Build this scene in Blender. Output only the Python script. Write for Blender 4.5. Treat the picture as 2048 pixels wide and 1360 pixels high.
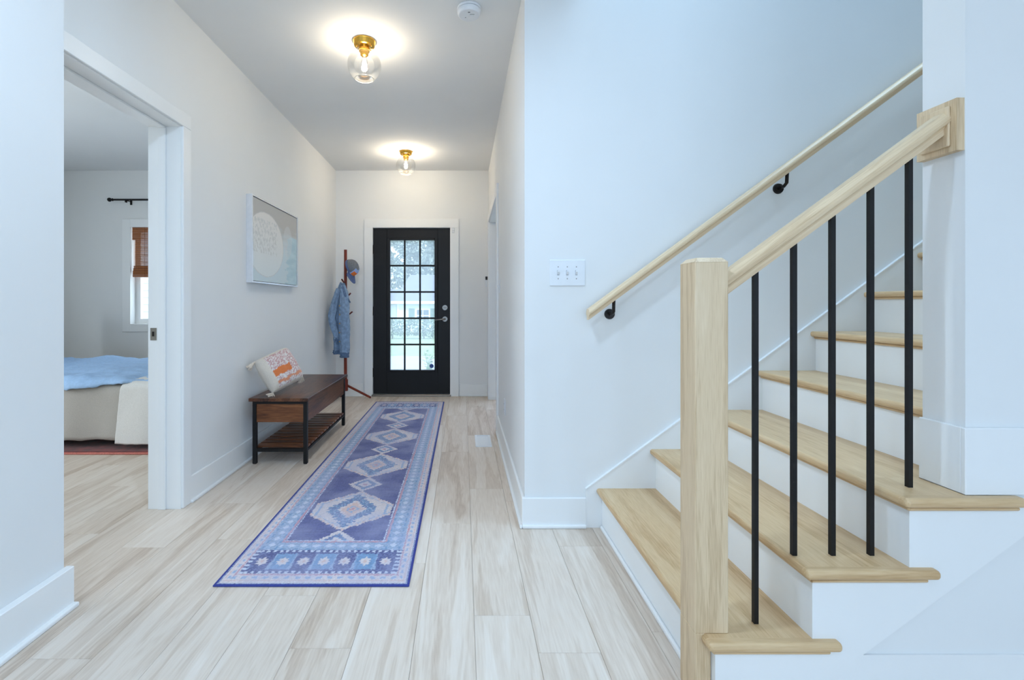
import bpy, bmesh, math, random
import numpy as np
from mathutils import Vector, Matrix, noise as mnoise

random.seed(7)
NPR = np.random.default_rng(11)
for o in list(bpy.data.objects):
    bpy.data.objects.remove(o)
SC = bpy.context.scene
COL = SC.collection

# ------------------------------------------------------------------ camera
cam_d = bpy.data.cameras.new('camera')
cam_d.sensor_width = 36.0
cam_d.lens = 940.0 / 2048.0 * 36.0
cam_d.shift_x = (1024 - 926) / 2048.0
cam_d.shift_y = -(680 - 608) / 2048.0
cam_d.clip_start = 0.05
cam_d.clip_end = 300
cam = bpy.data.objects.new('camera', cam_d)
COL.objects.link(cam)
cam.location = (0, 0, 1.13)
cam.rotation_euler = (math.radians(90), 0, 0)
SC.camera = cam

# ------------------------------------------------------------------ world, sun, daylight, added fill
world = bpy.data.worlds.new('sky')
SC.world = world
world.use_nodes = True
bg = world.node_tree.nodes['Background']
bg.inputs[0].default_value = (0.55, 0.72, 1.0, 1)
bg.inputs[1].default_value = 2.9


def sun_light():
    d = bpy.data.lights.new('sun', 'SUN')
    d.energy = 3.0
    d.angle = math.radians(2)
    d.color = (1.0, 0.96, 0.9)
    o = bpy.data.objects.new('sun', d)
    COL.objects.link(o)
    o.rotation_euler = (math.radians(42), 0, math.radians(28))
    return o


def area_light(name, loc, rot, sx, sy, power, color):
    d = bpy.data.lights.new(name, 'AREA')
    d.shape = 'RECTANGLE'
    d.size = sx
    d.size_y = sy
    d.energy = power
    d.color = color
    o = bpy.data.objects.new(name, d)
    COL.objects.link(o)
    o.location = loc
    o.rotation_euler = rot
    return o


sun_light()
DAY_FILL = (0.48, 0.72, 1.0)
YR = -8.0                            # rear wall of the open room behind the camera
for wx in (-0.35, 1.75, 3.55):       # added fill lights set in made-up openings of the rear wall
    area_light('rear_fill_light', (wx, YR - 0.12, 1.42), (math.radians(90), 0, 0), 1.4, 2.1, 32, DAY_FILL)
FILL_XY = [(-0.45, 1.15), (-0.45, -0.9), (-0.3, -3.2), (2.6, -2.6), (2.6, -5.2), (-0.3, -5.6)]   # overhead fill lights added for brightness, no such lamps known
for cx, cy in FILL_XY:
    area_light('overhead_fill', (cx, cy, 2.755), (0, 0, 0), 0.12, 0.12, 20, (0.56, 0.755, 1.0))
# added fill light over the stairwell, the skylight is made up
area_light('stairwell_fill', (2.4, 1.92, 5.16), (0, 0, 0), 2.6, 0.8, 90, DAY_FILL)
# bedroom: daylight in the window in view, added fill from the unseen left side
area_light('bedroom_window_daylight', (-3.57, 5.98, 1.45), (math.radians(-90), 0, 0), 0.9, 1.1, 10, (0.85, 0.93, 1.0))
area_light('bedroom_side_fill', (-5.32, 2.2, 1.5), (math.radians(90), 0, math.radians(-90)), 1.6, 1.3, 42, (0.88, 0.96, 0.95))

vs = SC.view_settings
SC.display_settings.display_device = 'sRGB'
vs.view_transform = 'Standard'
vs.look = 'None'
vs.exposure = 0.1
vs.gamma = 1.0
vs.use_curve_mapping = False

# ------------------------------------------------------------------ materials


def srgb(r, g, b):
    def f(c):
        c = c / 255.0
        return c / 12.92 if c <= 0.04045 else ((c + 0.055) / 1.055) ** 2.4
    return (f(r), f(g), f(b), 1.0)


MATS = {}


def new_mat(name):
    m = bpy.data.materials.new(name)
    m.use_nodes = True
    nt = m.node_tree
    return m, nt, nt.nodes['Principled BSDF']


def N(nt, kind, **kw):
    n = nt.nodes.new(kind)
    for k, v in kw.items():
        setattr(n, k, v)
    return n


def ramp(nt, fac, stops):
    r = N(nt, 'ShaderNodeValToRGB')
    cr = r.color_ramp
    while len(cr.elements) > 1:
        cr.elements.remove(cr.elements[-1])
    cr.elements[0].position = stops[0][0]
    cr.elements[0].color = stops[0][1]
    for p, c in stops[1:]:
        e = cr.elements.new(p)
        e.color = c
    nt.links.new(fac, r.inputs[0])
    return r.outputs[0]


def plain(name, col, rough=0.5, metal=0.0, var=0.04, nscale=30, bump=0.0, spec=0.5, coat=0.0, sheen=0.0):
    """procedural paint / metal / cloth: base colour with slight noise variation and fine relief"""
    if name in MATS:
        return MATS[name]
    m, nt, b = new_mat(name)
    tc = N(nt, 'ShaderNodeTexCoord')
    no = N(nt, 'ShaderNodeTexNoise')
    no.inputs['Scale'].default_value = nscale
    no.inputs['Detail'].default_value = 3
    nt.links.new(tc.outputs['Object'], no.inputs['Vector'])
    lo = tuple(max(0, c * (1 - var)) for c in col[:3]) + (1,)
    hi = tuple(min(1, c * (1 + var)) for c in col[:3]) + (1,)
    c = ramp(nt, no.outputs['Fac'], [(0.3, lo), (0.7, hi)])
    nt.links.new(c, b.inputs['Base Color'])
    b.inputs['Roughness'].default_value = rough
    b.inputs['Metallic'].default_value = metal
    b.inputs['Specular IOR Level'].default_value = spec
    b.inputs['Coat Weight'].default_value = coat
    b.inputs['Sheen Weight'].default_value = sheen
    if bump:
        bp = N(nt, 'ShaderNodeBump')
        bp.inputs['Strength'].default_value = bump
        bp.inputs['Distance'].default_value = 0.002
        nt.links.new(no.outputs['Fac'], bp.inputs['Height'])
        nt.links.new(bp.outputs[0], b.inputs['Normal'])
    MATS[name] = m
    return m


def wood(name, stops, axis='Y', rough=0.45, stretch=14.0, scale=5.0, rand=0.0, bump=0.15, world_co=False, fine=0.5, spec=0.4, tilt=None, rings=0.075):
    """wood: noise stretched along the grain axis, figure + fine pores"""
    if name in MATS:
        return MATS[name]
    m, nt, b = new_mat(name)
    L = nt.links.new
    if world_co:
        src = N(nt, 'ShaderNodeNewGeometry').outputs['Position']
    else:
        src = N(nt, 'ShaderNodeTexCoord').outputs['Object']
    oi = N(nt, 'ShaderNodeObjectInfo')
    mul = N(nt, 'ShaderNodeMath', operation='MULTIPLY')
    L(oi.outputs['Random'], mul.inputs[0])
    mul.inputs[1].default_value = 57.0
    comb = N(nt, 'ShaderNodeCombineXYZ')
    for i in range(3):
        L(mul.outputs[0], comb.inputs[i])
    add = N(nt, 'ShaderNodeVectorMath', operation='ADD')
    L(src, add.inputs[0])
    L(comb.outputs[0], add.inputs[1])
    vec = add.outputs[0]
    if tilt is not None:      # boards that run up a slope: turn the grain with them
        vr = N(nt, 'ShaderNodeVectorRotate', rotation_type='Y_AXIS')
        L(vec, vr.inputs['Vector'])
        vr.inputs['Angle'].default_value = tilt
        vec = vr.outputs[0]
    mp = N(nt, 'ShaderNodeMapping')
    sc = {'X': (1 / stretch, 1, 1), 'Y': (1, 1 / stretch, 1), 'Z': (1, 1, 1 / stretch)}[axis]
    mp.inputs['Scale'].default_value = sc
    L(vec, mp.inputs['Vector'])
    n1 = N(nt, 'ShaderNodeTexNoise')
    n1.inputs['Scale'].default_value = scale
    n1.inputs['Detail'].default_value = 5
    n1.inputs['Roughness'].default_value = 0.6
    n1.inputs['Distortion'].default_value = 0.6
    L(mp.outputs[0], n1.inputs['Vector'])
    n2 = N(nt, 'ShaderNodeTexNoise')
    n2.inputs['Scale'].default_value = scale * 14
    n2.inputs['Detail'].default_value = 3
    L(mp.outputs[0], n2.inputs['Vector'])
    wv = N(nt, 'ShaderNodeMath', operation='SINE')
    wm = N(nt, 'ShaderNodeMath', operation='MULTIPLY')
    L(n1.outputs['Fac'], wm.inputs[0])
    wm.inputs[1].default_value = 42.0
    L(wm.outputs[0], wv.inputs[0])
    a1 = N(nt, 'ShaderNodeMath', operation='MULTIPLY_ADD')
    L(wv.outputs[0], a1.inputs[0])
    a1.inputs[1].default_value = rings
    L(n1.outputs['Fac'], a1.inputs[2])
    s2 = N(nt, 'ShaderNodeMath', operation='SUBTRACT')
    L(n2.outputs['Fac'], s2.inputs[0])
    s2.inputs[1].default_value = 0.5
    a2 = N(nt, 'ShaderNodeMath', operation='MULTIPLY_ADD')
    L(s2.outputs[0], a2.inputs[0])
    a2.inputs[1].default_value = fine
    L(a1.outputs[0], a2.inputs[2])
    fac = a2.outputs[0]
    if rand:
        r1 = N(nt, 'ShaderNodeMath', operation='MULTIPLY_ADD')
        L(oi.outputs['Random'], r1.inputs[0])
        r1.inputs[1].default_value = rand
        L(fac, r1.inputs[2])
        r2 = N(nt, 'ShaderNodeMath', operation='SUBTRACT')
        L(r1.outputs[0], r2.inputs[0])
        r2.inputs[1].default_value = rand / 2
        fac = r2.outputs[0]
    c = ramp(nt, fac, stops)
    L(c, b.inputs['Base Color'])
    b.inputs['Roughness'].default_value = rough
    b.inputs['Specular IOR Level'].default_value = spec
    bp = N(nt, 'ShaderNodeBump')
    bp.inputs['Strength'].default_value = bump
    bp.inputs['Distance'].default_value = 0.001
    L(n2.outputs['Fac'], bp.inputs['Height'])
    L(bp.outputs[0], b.inputs['Normal'])
    MATS[name] = m
    return m


def glass(name, tint=(1, 1, 1, 1), gloss=0.12, edge=0.5):
    if name in MATS:
        return MATS[name]
    m = bpy.data.materials.new(name)
    m.use_nodes = True
    nt = m.node_tree
    nt.nodes.remove(nt.nodes['Principled BSDF'])
    out = nt.nodes['Material Output']
    tr = N(nt, 'ShaderNodeBsdfTransparent')
    tr.inputs[0].default_value = tint
    gl = N(nt, 'ShaderNodeBsdfGlossy')
    gl.inputs['Roughness'].default_value = 0.02
    lw = N(nt, 'ShaderNodeLayerWeight')
    lw.inputs['Blend'].default_value = edge
    mu = N(nt, 'ShaderNodeMath', operation='MULTIPLY')
    nt.links.new(lw.outputs['Fresnel'], mu.inputs[0])
    mu.inputs[1].default_value = gloss
    mx = N(nt, 'ShaderNodeMixShader')
    nt.links.new(mu.outputs[0], mx.inputs[0])
    nt.links.new(tr.outputs[0], mx.inputs[1])
    nt.links.new(gl.outputs[0], mx.inputs[2])
    nt.links.new(mx.outputs[0], out.inputs['Surface'])
    MATS[name] = m
    return m


def emit(name, col, strength):
    if name in MATS:
        return MATS[name]
    m, nt, b = new_mat(name)
    b.inputs['Base Color'].default_value = col
    b.inputs['Emission Color'].default_value = col
    b.inputs['Emission Strength'].default_value = strength
    MATS[name] = m
    return m


def attr_mat(name, rough=0.9, weave=400.0, bump=0.3, sheen=0.0):
    """printed / woven colours held per point, broken up by a fine procedural weave"""
    m, nt, b = new_mat(name)
    L = nt.links.new
    at = N(nt, 'ShaderNodeAttribute', attribute_name='Col')
    tc = N(nt, 'ShaderNodeTexCoord')
    no = N(nt, 'ShaderNodeTexNoise')
    no.inputs['Scale'].default_value = weave
    no.inputs['Detail'].default_value = 2
    L(tc.outputs['Object'], no.inputs['Vector'])
    mr = N(nt, 'ShaderNodeMapRange')
    mr.inputs['To Min'].default_value = 0.8
    mr.inputs['To Max'].default_value = 1.18
    L(no.outputs['Fac'], mr.inputs['Value'])
    mx = N(nt, 'ShaderNodeVectorMath', operation='SCALE')
    L(at.outputs['Color'], mx.inputs[0])
    L(mr.outputs[0], mx.inputs['Scale'])
    L(mx.outputs[0], b.inputs['Base Color'])
    b.inputs['Roughness'].default_value = rough
    b.inputs['Specular IOR Level'].default_value = 0.2
    b.inputs['Sheen Weight'].default_value = sheen
    bp = N(nt, 'ShaderNodeBump')
    bp.inputs['Strength'].default_value = bump
    bp.inputs['Distance'].default_value = 0.001
    L(no.outputs['Fac'], bp.inputs['Height'])
    L(bp.outputs[0], b.inputs['Normal'])
    return m


PAINT = plain('wall_paint', srgb(236, 237, 236), 0.75, var=0.008, nscale=3, bump=0.02, spec=0.25)
CEILP = plain('ceiling_paint', srgb(240, 241, 240), 0.9, var=0.008, nscale=3, spec=0.15)
TRIM = plain('trim_paint', srgb(242, 243, 242), 0.38, var=0.006, nscale=6, spec=0.45)
PLASTIC = plain('white_plastic', srgb(234, 237, 240), 0.5, var=0.01)
GREYPL = plain('grey_plastic', srgb(120, 125, 132), 0.5)
BLACKM = plain('black_metal', srgb(16, 15, 16), 0.5, spec=0.3, var=0.15, nscale=60)
BRONZE = plain('dark_bronze', srgb(38, 34, 32), 0.4, metal=0.6, var=0.1)
BRASS = plain('polished_brass', srgb(226, 176, 78), 0.2, metal=1.0, var=0.05)
CHROME = plain('satin_nickel', srgb(140, 137, 132), 0.34, metal=1.0, var=0.05)
DOORBLK = plain('door_black_paint', srgb(17, 17, 19), 0.45, var=0.08, nscale=8, spec=0.3)
FLOORW = wood('pale_oak_plank', [(0.12, srgb(176, 154, 134)), (0.34, srgb(206, 188, 170)), (0.56, srgb(224, 210, 195)),
                                 (0.85, srgb(236, 226, 215))], 'Y', 0.42, 14, 9.5, rand=0.15, world_co=True, fine=0.34, bump=0.12, rings=0.055)
OAKC = [(0.2, srgb(184, 146, 100)), (0.5, srgb(213, 181, 138)), (0.8, srgb(226, 198, 158))]
OAKL = [(0.2, srgb(194, 164, 126)), (0.5, srgb(224, 199, 163)), (0.8, srgb(234, 212, 180))]
OAK_Y = wood('pale_oak_tread', OAKC, 'Y', 0.4, 14, 14, rand=0.06, fine=0.5, rings=0.04)
OAK_N = wood('pale_oak_nosing', OAKC, 'X', 0.4, 14, 14, rand=0.06, fine=0.5, rings=0.04)
OAK_Z = wood('pale_oak_post', OAKL, 'Z', 0.45, 20, 22, rand=0.05, fine=0.55, rings=0.04)
OAK_X = wood('pale_oak_rail', OAKL, 'X', 0.42, 22, 20, rand=0.05, fine=0.45, rings=0.03, tilt=math.atan(0.735))
WALNUT_Y = wood('walnut_board', [(0.25, srgb(52, 28, 18)), (0.5, srgb(92, 54, 34)), (0.75, srgb(122, 78, 50))], 'Y', 0.34, 10, 9, rand=0.15)
WALNUT_X = wood('walnut_panel', [(0.25, srgb(60, 32, 18)), (0.5, srgb(108, 62, 34)), (0.75, srgb(142, 90, 52))], 'X', 0.36, 10, 9, rand=0.15)
CHERRY = wood('cherry_pole', [(0.25, srgb(84, 28, 16)), (0.5, srgb(124, 46, 26)), (0.75, srgb(146, 62, 36))], 'Z', 0.32, 12, 10)
HAZY = glass('glare_door_glass', (0.97, 0.99, 0.98, 1), 0.25, 0.35)
CLEAR = glass('window_glass', (0.97, 0.99, 0.98, 1), 0.25, 0.35)
GLOBE = glass('globe_glass', (0.985, 0.985, 0.98, 1), 0.45, 0.4)

_nt = HAZY.node_tree
_tl = N(_nt, 'ShaderNodeBsdfTranslucent')  # glare haze put into the panes by a translucent mix
_tl.inputs[0].default_value = (0.9, 0.95, 0.95, 1)
_mx = N(_nt, 'ShaderNodeMixShader')
_mx.inputs[0].default_value = 0.2
_out = _nt.nodes['Material Output']
_src = _out.inputs['Surface'].links[0].from_socket
_nt.links.new(_src, _mx.inputs[1])
_nt.links.new(_tl.outputs[0], _mx.inputs[2])
_nt.links.new(_mx.outputs[0], _out.inputs['Surface'])

# ------------------------------------------------------------------ mesh helpers


def obj(name, bm, mat, parent=None, loc=None, smooth=False, rot=None):
    me = bpy.data.meshes.new(name)
    bmesh.ops.recalc_face_normals(bm, faces=bm.faces[:])
    bm.to_mesh(me)
    bm.free()
    if smooth:
        for p in me.polygons:
            p.use_smooth = True
    o = bpy.data.objects.new(name, me)
    COL.objects.link(o)
    if mat:
        me.materials.append(mat)
    if parent:
        o.parent = parent
    if loc is not None:
        o.location = loc
    if rot is not None:
        o.rotation_euler = rot
    return o


def pyobj(name, verts, faces, mat, parent=None, smooth=False, cols=None, loc=None):
    me = bpy.data.meshes.new(name)
    verts = np.asarray(verts, dtype=np.float32)
    faces = np.asarray(faces, dtype=np.int32)
    nv, nf, k = len(verts), len(faces), faces.shape[1]
    me.vertices.add(nv)
    me.vertices.foreach_set('co', verts.ravel())
    me.loops.add(nf * k)
    me.loops.foreach_set('vertex_index', faces.ravel())
    me.polygons.add(nf)
    me.polygons.foreach_set('loop_start', np.arange(0, nf * k, k, dtype=np.int32))
    me.update(calc_edges=True)
    me.validate()
    if smooth:
        me.polygons.foreach_set('use_smooth', np.ones(len(me.polygons), dtype=bool))
    if cols is not None:
        ca = me.color_attributes.new('Col', 'FLOAT_COLOR', 'POINT')
        c = np.ones((nv, 4), dtype=np.float32)
        c[:, :3] = cols
        ca.data.foreach_set('color', c.ravel())
    if mat:
        me.materials.append(mat)
    o = bpy.data.objects.new(name, me)
    COL.objects.link(o)
    if parent:
        o.parent = parent
    if loc is not None:
        o.location = loc
    return o


def thing(name, label, cat, loc=(0, 0, 0), rotz=0.0, group=None):
    o = bpy.data.objects.new(name, None)
    o.empty_display_size = 0.1
    COL.objects.link(o)
    o.location = loc
    o.rotation_euler = (0, 0, rotz)
    tag(o, label, cat, group)
    return o


def tag(o, label=None, cat=None, group=None, kind=None):
    if label:
        o['label'] = label
    if cat:
        o['category'] = cat
    if group:
        o['group'] = group
    if kind:
        o['kind'] = kind
    return o


def struct(name, bm, mat, label, cat):
    return tag(obj(name, bm, mat), label, cat, kind='structure')


def box(bm, x0, x1, y0, y1, z0, z1, bev=0.0, seg=2):
    vs_ = [bm.verts.new(p) for p in ((x0, y0, z0), (x1, y0, z0), (x1, y1, z0), (x0, y1, z0),
                                     (x0, y0, z1), (x1, y0, z1), (x1, y1, z1), (x0, y1, z1))]
    fs = [bm.faces.new([vs_[i] for i in f]) for f in ((0, 3, 2, 1), (4, 5, 6, 7), (0, 1, 5, 4), (1, 2, 6, 5), (2, 3, 7, 6), (3, 0, 4, 7))]
    if bev:
        es = list({e for f in fs for e in f.edges})
        bmesh.ops.bevel(bm, geom=es, offset=bev, segments=seg, profile=0.5, affect='EDGES')
    return bm


def B(x0, x1, y0, y1, z0, z1, bev=0.0, seg=2):
    return box(bmesh.new(), x0, x1, y0, y1, z0, z1, bev, seg)


def boxes(*bs):
    bm = bmesh.new()
    for b in bs:
        box(bm, *b)
    return bm


def prism(pts, a0, a1, axis='Y', bm=None):
    """extrude a 2-D outline; axis Y: pts=(x,z); axis Z: pts=(x,y); axis X: pts=(y,z)"""
    bm = bm or bmesh.new()

    def P(p, a):
        return {'Y': (p[0], a, p[1]), 'Z': (p[0], p[1], a), 'X': (a, p[0], p[1])}[axis]
    v0 = [bm.verts.new(P(p, a0)) for p in pts]
    v1 = [bm.verts.new(P(p, a1)) for p in pts]
    bm.faces.new(v0)
    bm.faces.new(v1[::-1])
    n = len(pts)
    for i in range(n):
        bm.faces.new([v0[i], v0[(i + 1) % n], v1[(i + 1) % n], v1[i]])
    return bm


def lathe(prof, n=32, bm=None, cap=True, center=(0, 0, 0)):
    bm = bm or bmesh.new()
    cx, cy, cz = center
    rings = []
    for r, z in prof:
        rings.append([bm.verts.new((cx + r * math.cos(2 * math.pi * i / n), cy + r * math.sin(2 * math.pi * i / n), cz + z)) for i in range(n)])
    for a, b in zip(rings, rings[1:]):
        for i in range(n):
            bm.faces.new([a[i], a[(i + 1) % n], b[(i + 1) % n], b[i]])
    if cap:
        if prof[0][0] > 1e-5:
            bm.faces.new(rings[0][::-1])
        if prof[-1][0] > 1e-5:
            bm.faces.new(rings[-1])
    return bm


def tube(p0, p1, r0, r1=None, n=14, bm=None):
    bm = bm or bmesh.new()
    r1 = r0 if r1 is None else r1
    p0, p1 = Vector(p0), Vector(p1)
    d = (p1 - p0).normalized()
    a = d.orthogonal().normalized()
    b = d.cross(a)
    r_ = []
    for p, r in ((p0, r0), (p1, r1)):
        r_.append([bm.verts.new(p + a * r * math.cos(2 * math.pi * i / n) + b * r * math.sin(2 * math.pi * i / n)) for i in range(n)])
    for i in range(n):
        bm.faces.new([r_[0][i], r_[0][(i + 1) % n], r_[1][(i + 1) % n], r_[1][i]])
    bm.faces.new(r_[0][::-1])
    bm.faces.new(r_[1])
    return bm


def path_tube(pts, r, n=10, bm=None):
    bm = bm or bmesh.new()
    pts = [Vector(p) for p in pts]
    rings = []
    up = None
    for i, p in enumerate(pts):
        d = (pts[min(i + 1, len(pts) - 1)] - pts[max(i - 1, 0)]).normalized()
        if up is None:
            up = d.orthogonal().normalized()
        up = (up - d * up.dot(d)).normalized()
        w = d.cross(up)
        rr = r[i] if isinstance(r, (list, tuple)) else r
        rings.append([bm.verts.new(p + up * rr * math.cos(2 * math.pi * k / n) + w * rr * math.sin(2 * math.pi * k / n)) for k in range(n)])
    for a, b in zip(rings, rings[1:]):
        for k in range(n):
            bm.faces.new([a[k], a[(k + 1) % n], b[(k + 1) % n], b[k]])
    bm.faces.new(rings[0][::-1])
    bm.faces.new(rings[-1])
    return bm


def grid_faces(nu, nv, wrap=False):
    """faces of an nu x nv vertex grid (index = j*nu+i)"""
    f = []
    ni = nu if wrap else nu - 1
    for j in range(nv - 1):
        for i in range(ni):
            i2 = (i + 1) % nu
            f.append((j * nu + i, j * nu + i2, (j + 1) * nu + i2, (j + 1) * nu + i))
    return f


def fbm(x, y, z=0.0, s=1.0):
    return mnoise.fractal(Vector((x * s, y * s, z * s)), 1.0, 2.0, 3)


# ------------------------------------------------------------------ main dimensions (metres; camera stands at 0,0)
H = 2.768              # ceiling
XL = -1.56             # hall left wall
XR = 0.313             # hall right wall
YB = 5.767             # front-door wall
YS = 2.386             # stair wall
XN, YN = -1.486, 1.75  # near left wall and its corner
RISE, RUN = 0.1985, 0.27
R1 = 0.702             # first riser
YSTR = 1.308           # face of the outer stringer
YP0, YP1, XP = 1.325, 1.448, 1.416   # partition wall carrying the stair rail

# ------------------------------------------------------------------ floor with single planks
floor = struct('floor', boxes((-5.4, 4.6, YR, YB, -0.12, -0.009)), FLOORW, 'pale oak plank floor running through the hall', 'floor')
PW, PL = 0.2035, 1.17
PHASE = {0: 1.706, 1: 1.523, 2: 2.193, -3: 1.543, -4: 1.822, -7: 1.497, -6: 2.26, -2: 2.05, -1: 1.25, -5: 1.33, 3: 1.62}


def plank_mesh(w, l):
    bm = bmesh.new()
    g, c = 0.0004, 0.0011
    x0, x1, y0, y1 = g, w - g, g, l - g
    lo = [(x0, y0), (x1, y0), (x1, y1), (x0, y1)]
    hi = [(x0 + c, y0 + c), (x1 - c, y0 + c), (x1 - c, y1 - c), (x0 + c, y1 - c)]
    a = [bm.verts.new((x, y, -0.009)) for x, y in lo]
    m_ = [bm.verts.new((x, y, -0.001)) for x, y in lo]
    t = [bm.verts.new((x, y, 0)) for x, y in hi]
    bm.faces.new(t)
    for p, q in ((a, m_), (m_, t)):
        for i in range(4):
            bm.faces.new([p[i], p[(i + 1) % 4], q[(i + 1) % 4], q[i]])
    bmesh.ops.recalc_face_normals(bm, faces=bm.faces[:])
    me = bpy.data.meshes.new('plank')
    bm.to_mesh(me)
    bm.free()
    me.materials.append(FLOORW)
    return me


plank_cache = {}


def add_plank(x, y, w, l):
    key = (round(w, 3), round(l, 3))
    if key not in plank_cache:
        plank_cache[key] = plank_mesh(w, l)
    o = bpy.data.objects.new('plank', plank_cache[key])
    COL.objects.link(o)
    o.location = (x, y, 0)
    o.parent = floor


rp = random.Random(3)
rear = []
for k in range(-26, 23):
    x = 0.04 + PW * k
    if x + PW < -5.2 or x > 4.5:
        continue
    ph = PHASE.get(k, 0.4 + rp.random() * PL)
    while ph > 0.35:
        ph -= PL
    y = ph
    yend = YB if x < 0.43 else YS
    if k < -8:
        yend = YB
    while y < yend:
        y0, y1 = max(y, 0.2), min(y + PL, yend)
        # only the area the photograph shows: hall, foreground and bedroom
        vis = (k >= -8 and y1 > 0.6 and x < 1.0) or (k < -8 and y1 > 1.5 and y0 < 4.2 and x > -3.6)
        if vis and y1 - y0 > 0.02:
            add_plank(x, y0, PW, y1 - y0)
        y += PL
# the rest of the boards (behind the camera and deep in the bedroom)
bmr = boxes((-1.49, 4.5, YR + 0.02, 0.195, -0.009, 0.0), (-5.2, -1.80, 0.2, 1.40, -0.009, 0.0), (1.07, 4.5, 0.2, 1.33, -0.009, 0.0))
rest = obj('plank_field', bmr, FLOORW, floor)
rest['kind'] = 'stuff'

# ------------------------------------------------------------------ ceiling
struct('ceiling', boxes((-5.3, 0.60, YR - .12, YB + 0.12, H, H + 0.12), (0.60, 4.7, YR - .12, YP1, H, H + 0.12), (0.60, 4.7, YS, YB + 0.12, H, H + 0.12),
                        (0.5, 4.7, YP1 - 0.02, YS + 0.02, 5.2, 5.3), (0.48, 0.60, YP1 - 0.02, YS + 0.1, H + 0.12, 5.3),
                        (0.48, 4.7, YP1 - 0.12, YP1, H + 0.12, 5.3), (4.6, 4.7, YP1, YS, H, 5.3)), CEILP,
       'flat light grey hall ceiling above the two lamps', 'ceiling')

# ------------------------------------------------------------------ walls
XW2 = -1.735
DY0, DY1, DZ = 1.80, 2.59, 2.108     # bedroom doorway
struct('wall_left', boxes((XW2 + 0.012, XL, DY1 + 0.02, YB + 0.1, 0, H), (XW2 + 0.012, XL, YN, DY1 + 0.02, DZ + 0.02, H), (XW2 + 0.012, XL, YN, DY0 - 0.02, 0, DZ + 0.02)),
       PAINT, 'white left hall wall with the bedroom doorway', 'wall')
struct('wall_near_left', boxes((XW2, XN, YR, YN, 0, H)), PAINT, 'white wall corner at the left edge of the view', 'wall')
# front wall with door hole (and the bedroom part with its window hole)
FX0, FX1, FZ = -1.118, -0.146, 2.075
WX0, WX1, WZ0, WZ1 = -4.07, -3.07, 0.885, 2.07
struct('wall_back', boxes((XL, FX0, YB, YB + 0.14, 0, H), (FX1, XR + 0.12, YB, YB + 0.14, 0, H), (FX0, FX1, YB, YB + 0.14, FZ, H)), PAINT,
       'cream white end wall around the black front door', 'wall')
struct('wall_bedroom_back', boxes((-5.3, WX0, YB, YB + 0.14, 0, H), (WX1, XL, YB, YB + 0.14, 0, H), (WX0, WX1, YB, YB + 0.14, 0, WZ0), (WX0, WX1, YB, YB + 0.14, WZ1, H)),
       PAINT, 'white bedroom wall with a shaded window', 'wall')
struct('wall_bedroom_left', boxes((-5.3, -5.2, 0.1, 1.35, 0, H), (-5.3, -5.2, 3.05, YB, 0, H), (-5.3, -5.2, 1.35, 3.05, 0, 0.8), (-5.3, -5.2, 1.35, 3.05, 2.2, H), (-5.3, XW2, 0.1, 0.2, 0, H)), PAINT, 'white far side walls of the bedroom', 'wall')
OY0, OY1, OZ = 4.22, 5.56, 2.11      # cased opening in the right hall wall
struct('wall_right', boxes((XR, XR + 0.12, YS + 0.12, OY0, 0, H), (XR, XR + 0.12, OY1, YB, 0, H), (XR, XR + 0.12, OY0, OY1, OZ, H)), PAINT,
       'white right hall wall with a cased opening', 'wall')
struct('wall_closet', boxes((1.5, 1.6, YS + 0.12, YB, 0, H)), PAINT, 'white inner wall behind the cased opening', 'wall')
struct('wall_stair', boxes((XR, 4.7, YS, YS + 0.12, 0, 5.2)), PAINT, 'white wall behind the staircase with the switch plate', 'wall')
# partition under and beside the stairs
pp = [(0.76, 0.0), (0.76, 0.007), (XP, 0.007 + 0.735 * (XP - 0.76)), (XP, 5.2), (4.7, 5.2), (4.7, 0.0)]
struct('wall_partition', prism(pp, YP0, YP1), PAINT, 'white partition wall end at the right, carrying the stair rail', 'wall')
struct('wall_rear', boxes((-1.735, -1.05, YR - 0.12, YR, 0, H), (0.35, 1.05, YR - 0.12, YR, 0, H), (2.45, 2.85, YR - 0.12, YR, 0, H), (4.25, 4.7, YR - 0.12, YR, 0, H),
                          (-1.05, 4.25, YR - 0.12, YR, 0, 0.36), (-1.05, 4.25, YR - 0.12, YR, 2.48, H)), PAINT,
       'white rear wall with added window openings behind the viewer', 'wall')  # openings made up to let the rear fill lights in
struct('wall_front_room_right', boxes((4.5, 4.62, YR, YP0, 0, H)), PAINT, 'white side wall of the front room out of view', 'wall')

# ------------------------------------------------------------------ baseboards
BH = 0.15


def baseboard(name, segs, label):
    """segs: (x0,x1,y0,y1,dx,dy) strips along a wall; the shoe moulding projects by dx,dy"""
    e = bpy.data.objects.new(name, None)
    COL.objects.link(e)
    tag(e, label, 'baseboard', kind='structure')
    for (x0, x1, y0, y1, dx, dy, z0) in segs:
        bm = bmesh.new()
        box(bm, x0, x1, y0, y1, z0, z0 + BH, 0.0025, 1)
        obj('board', bm, TRIM, e)
        bm = bmesh.new()
        sx0, sx1 = (x0 + (dx if dx < 0 else 0), x1 + (dx if dx > 0 else 0))
        sy0, sy1 = (y0 + (dy if dy < 0 else 0), y1 + (dy if dy > 0 else 0))
        if dx or dy:
            box(bm, sx0, sx1, sy0, sy1, z0, z0 + 0.017, 0.005, 2)
            obj('shoe_moulding', bm, TRIM, e)
    return e


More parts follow.
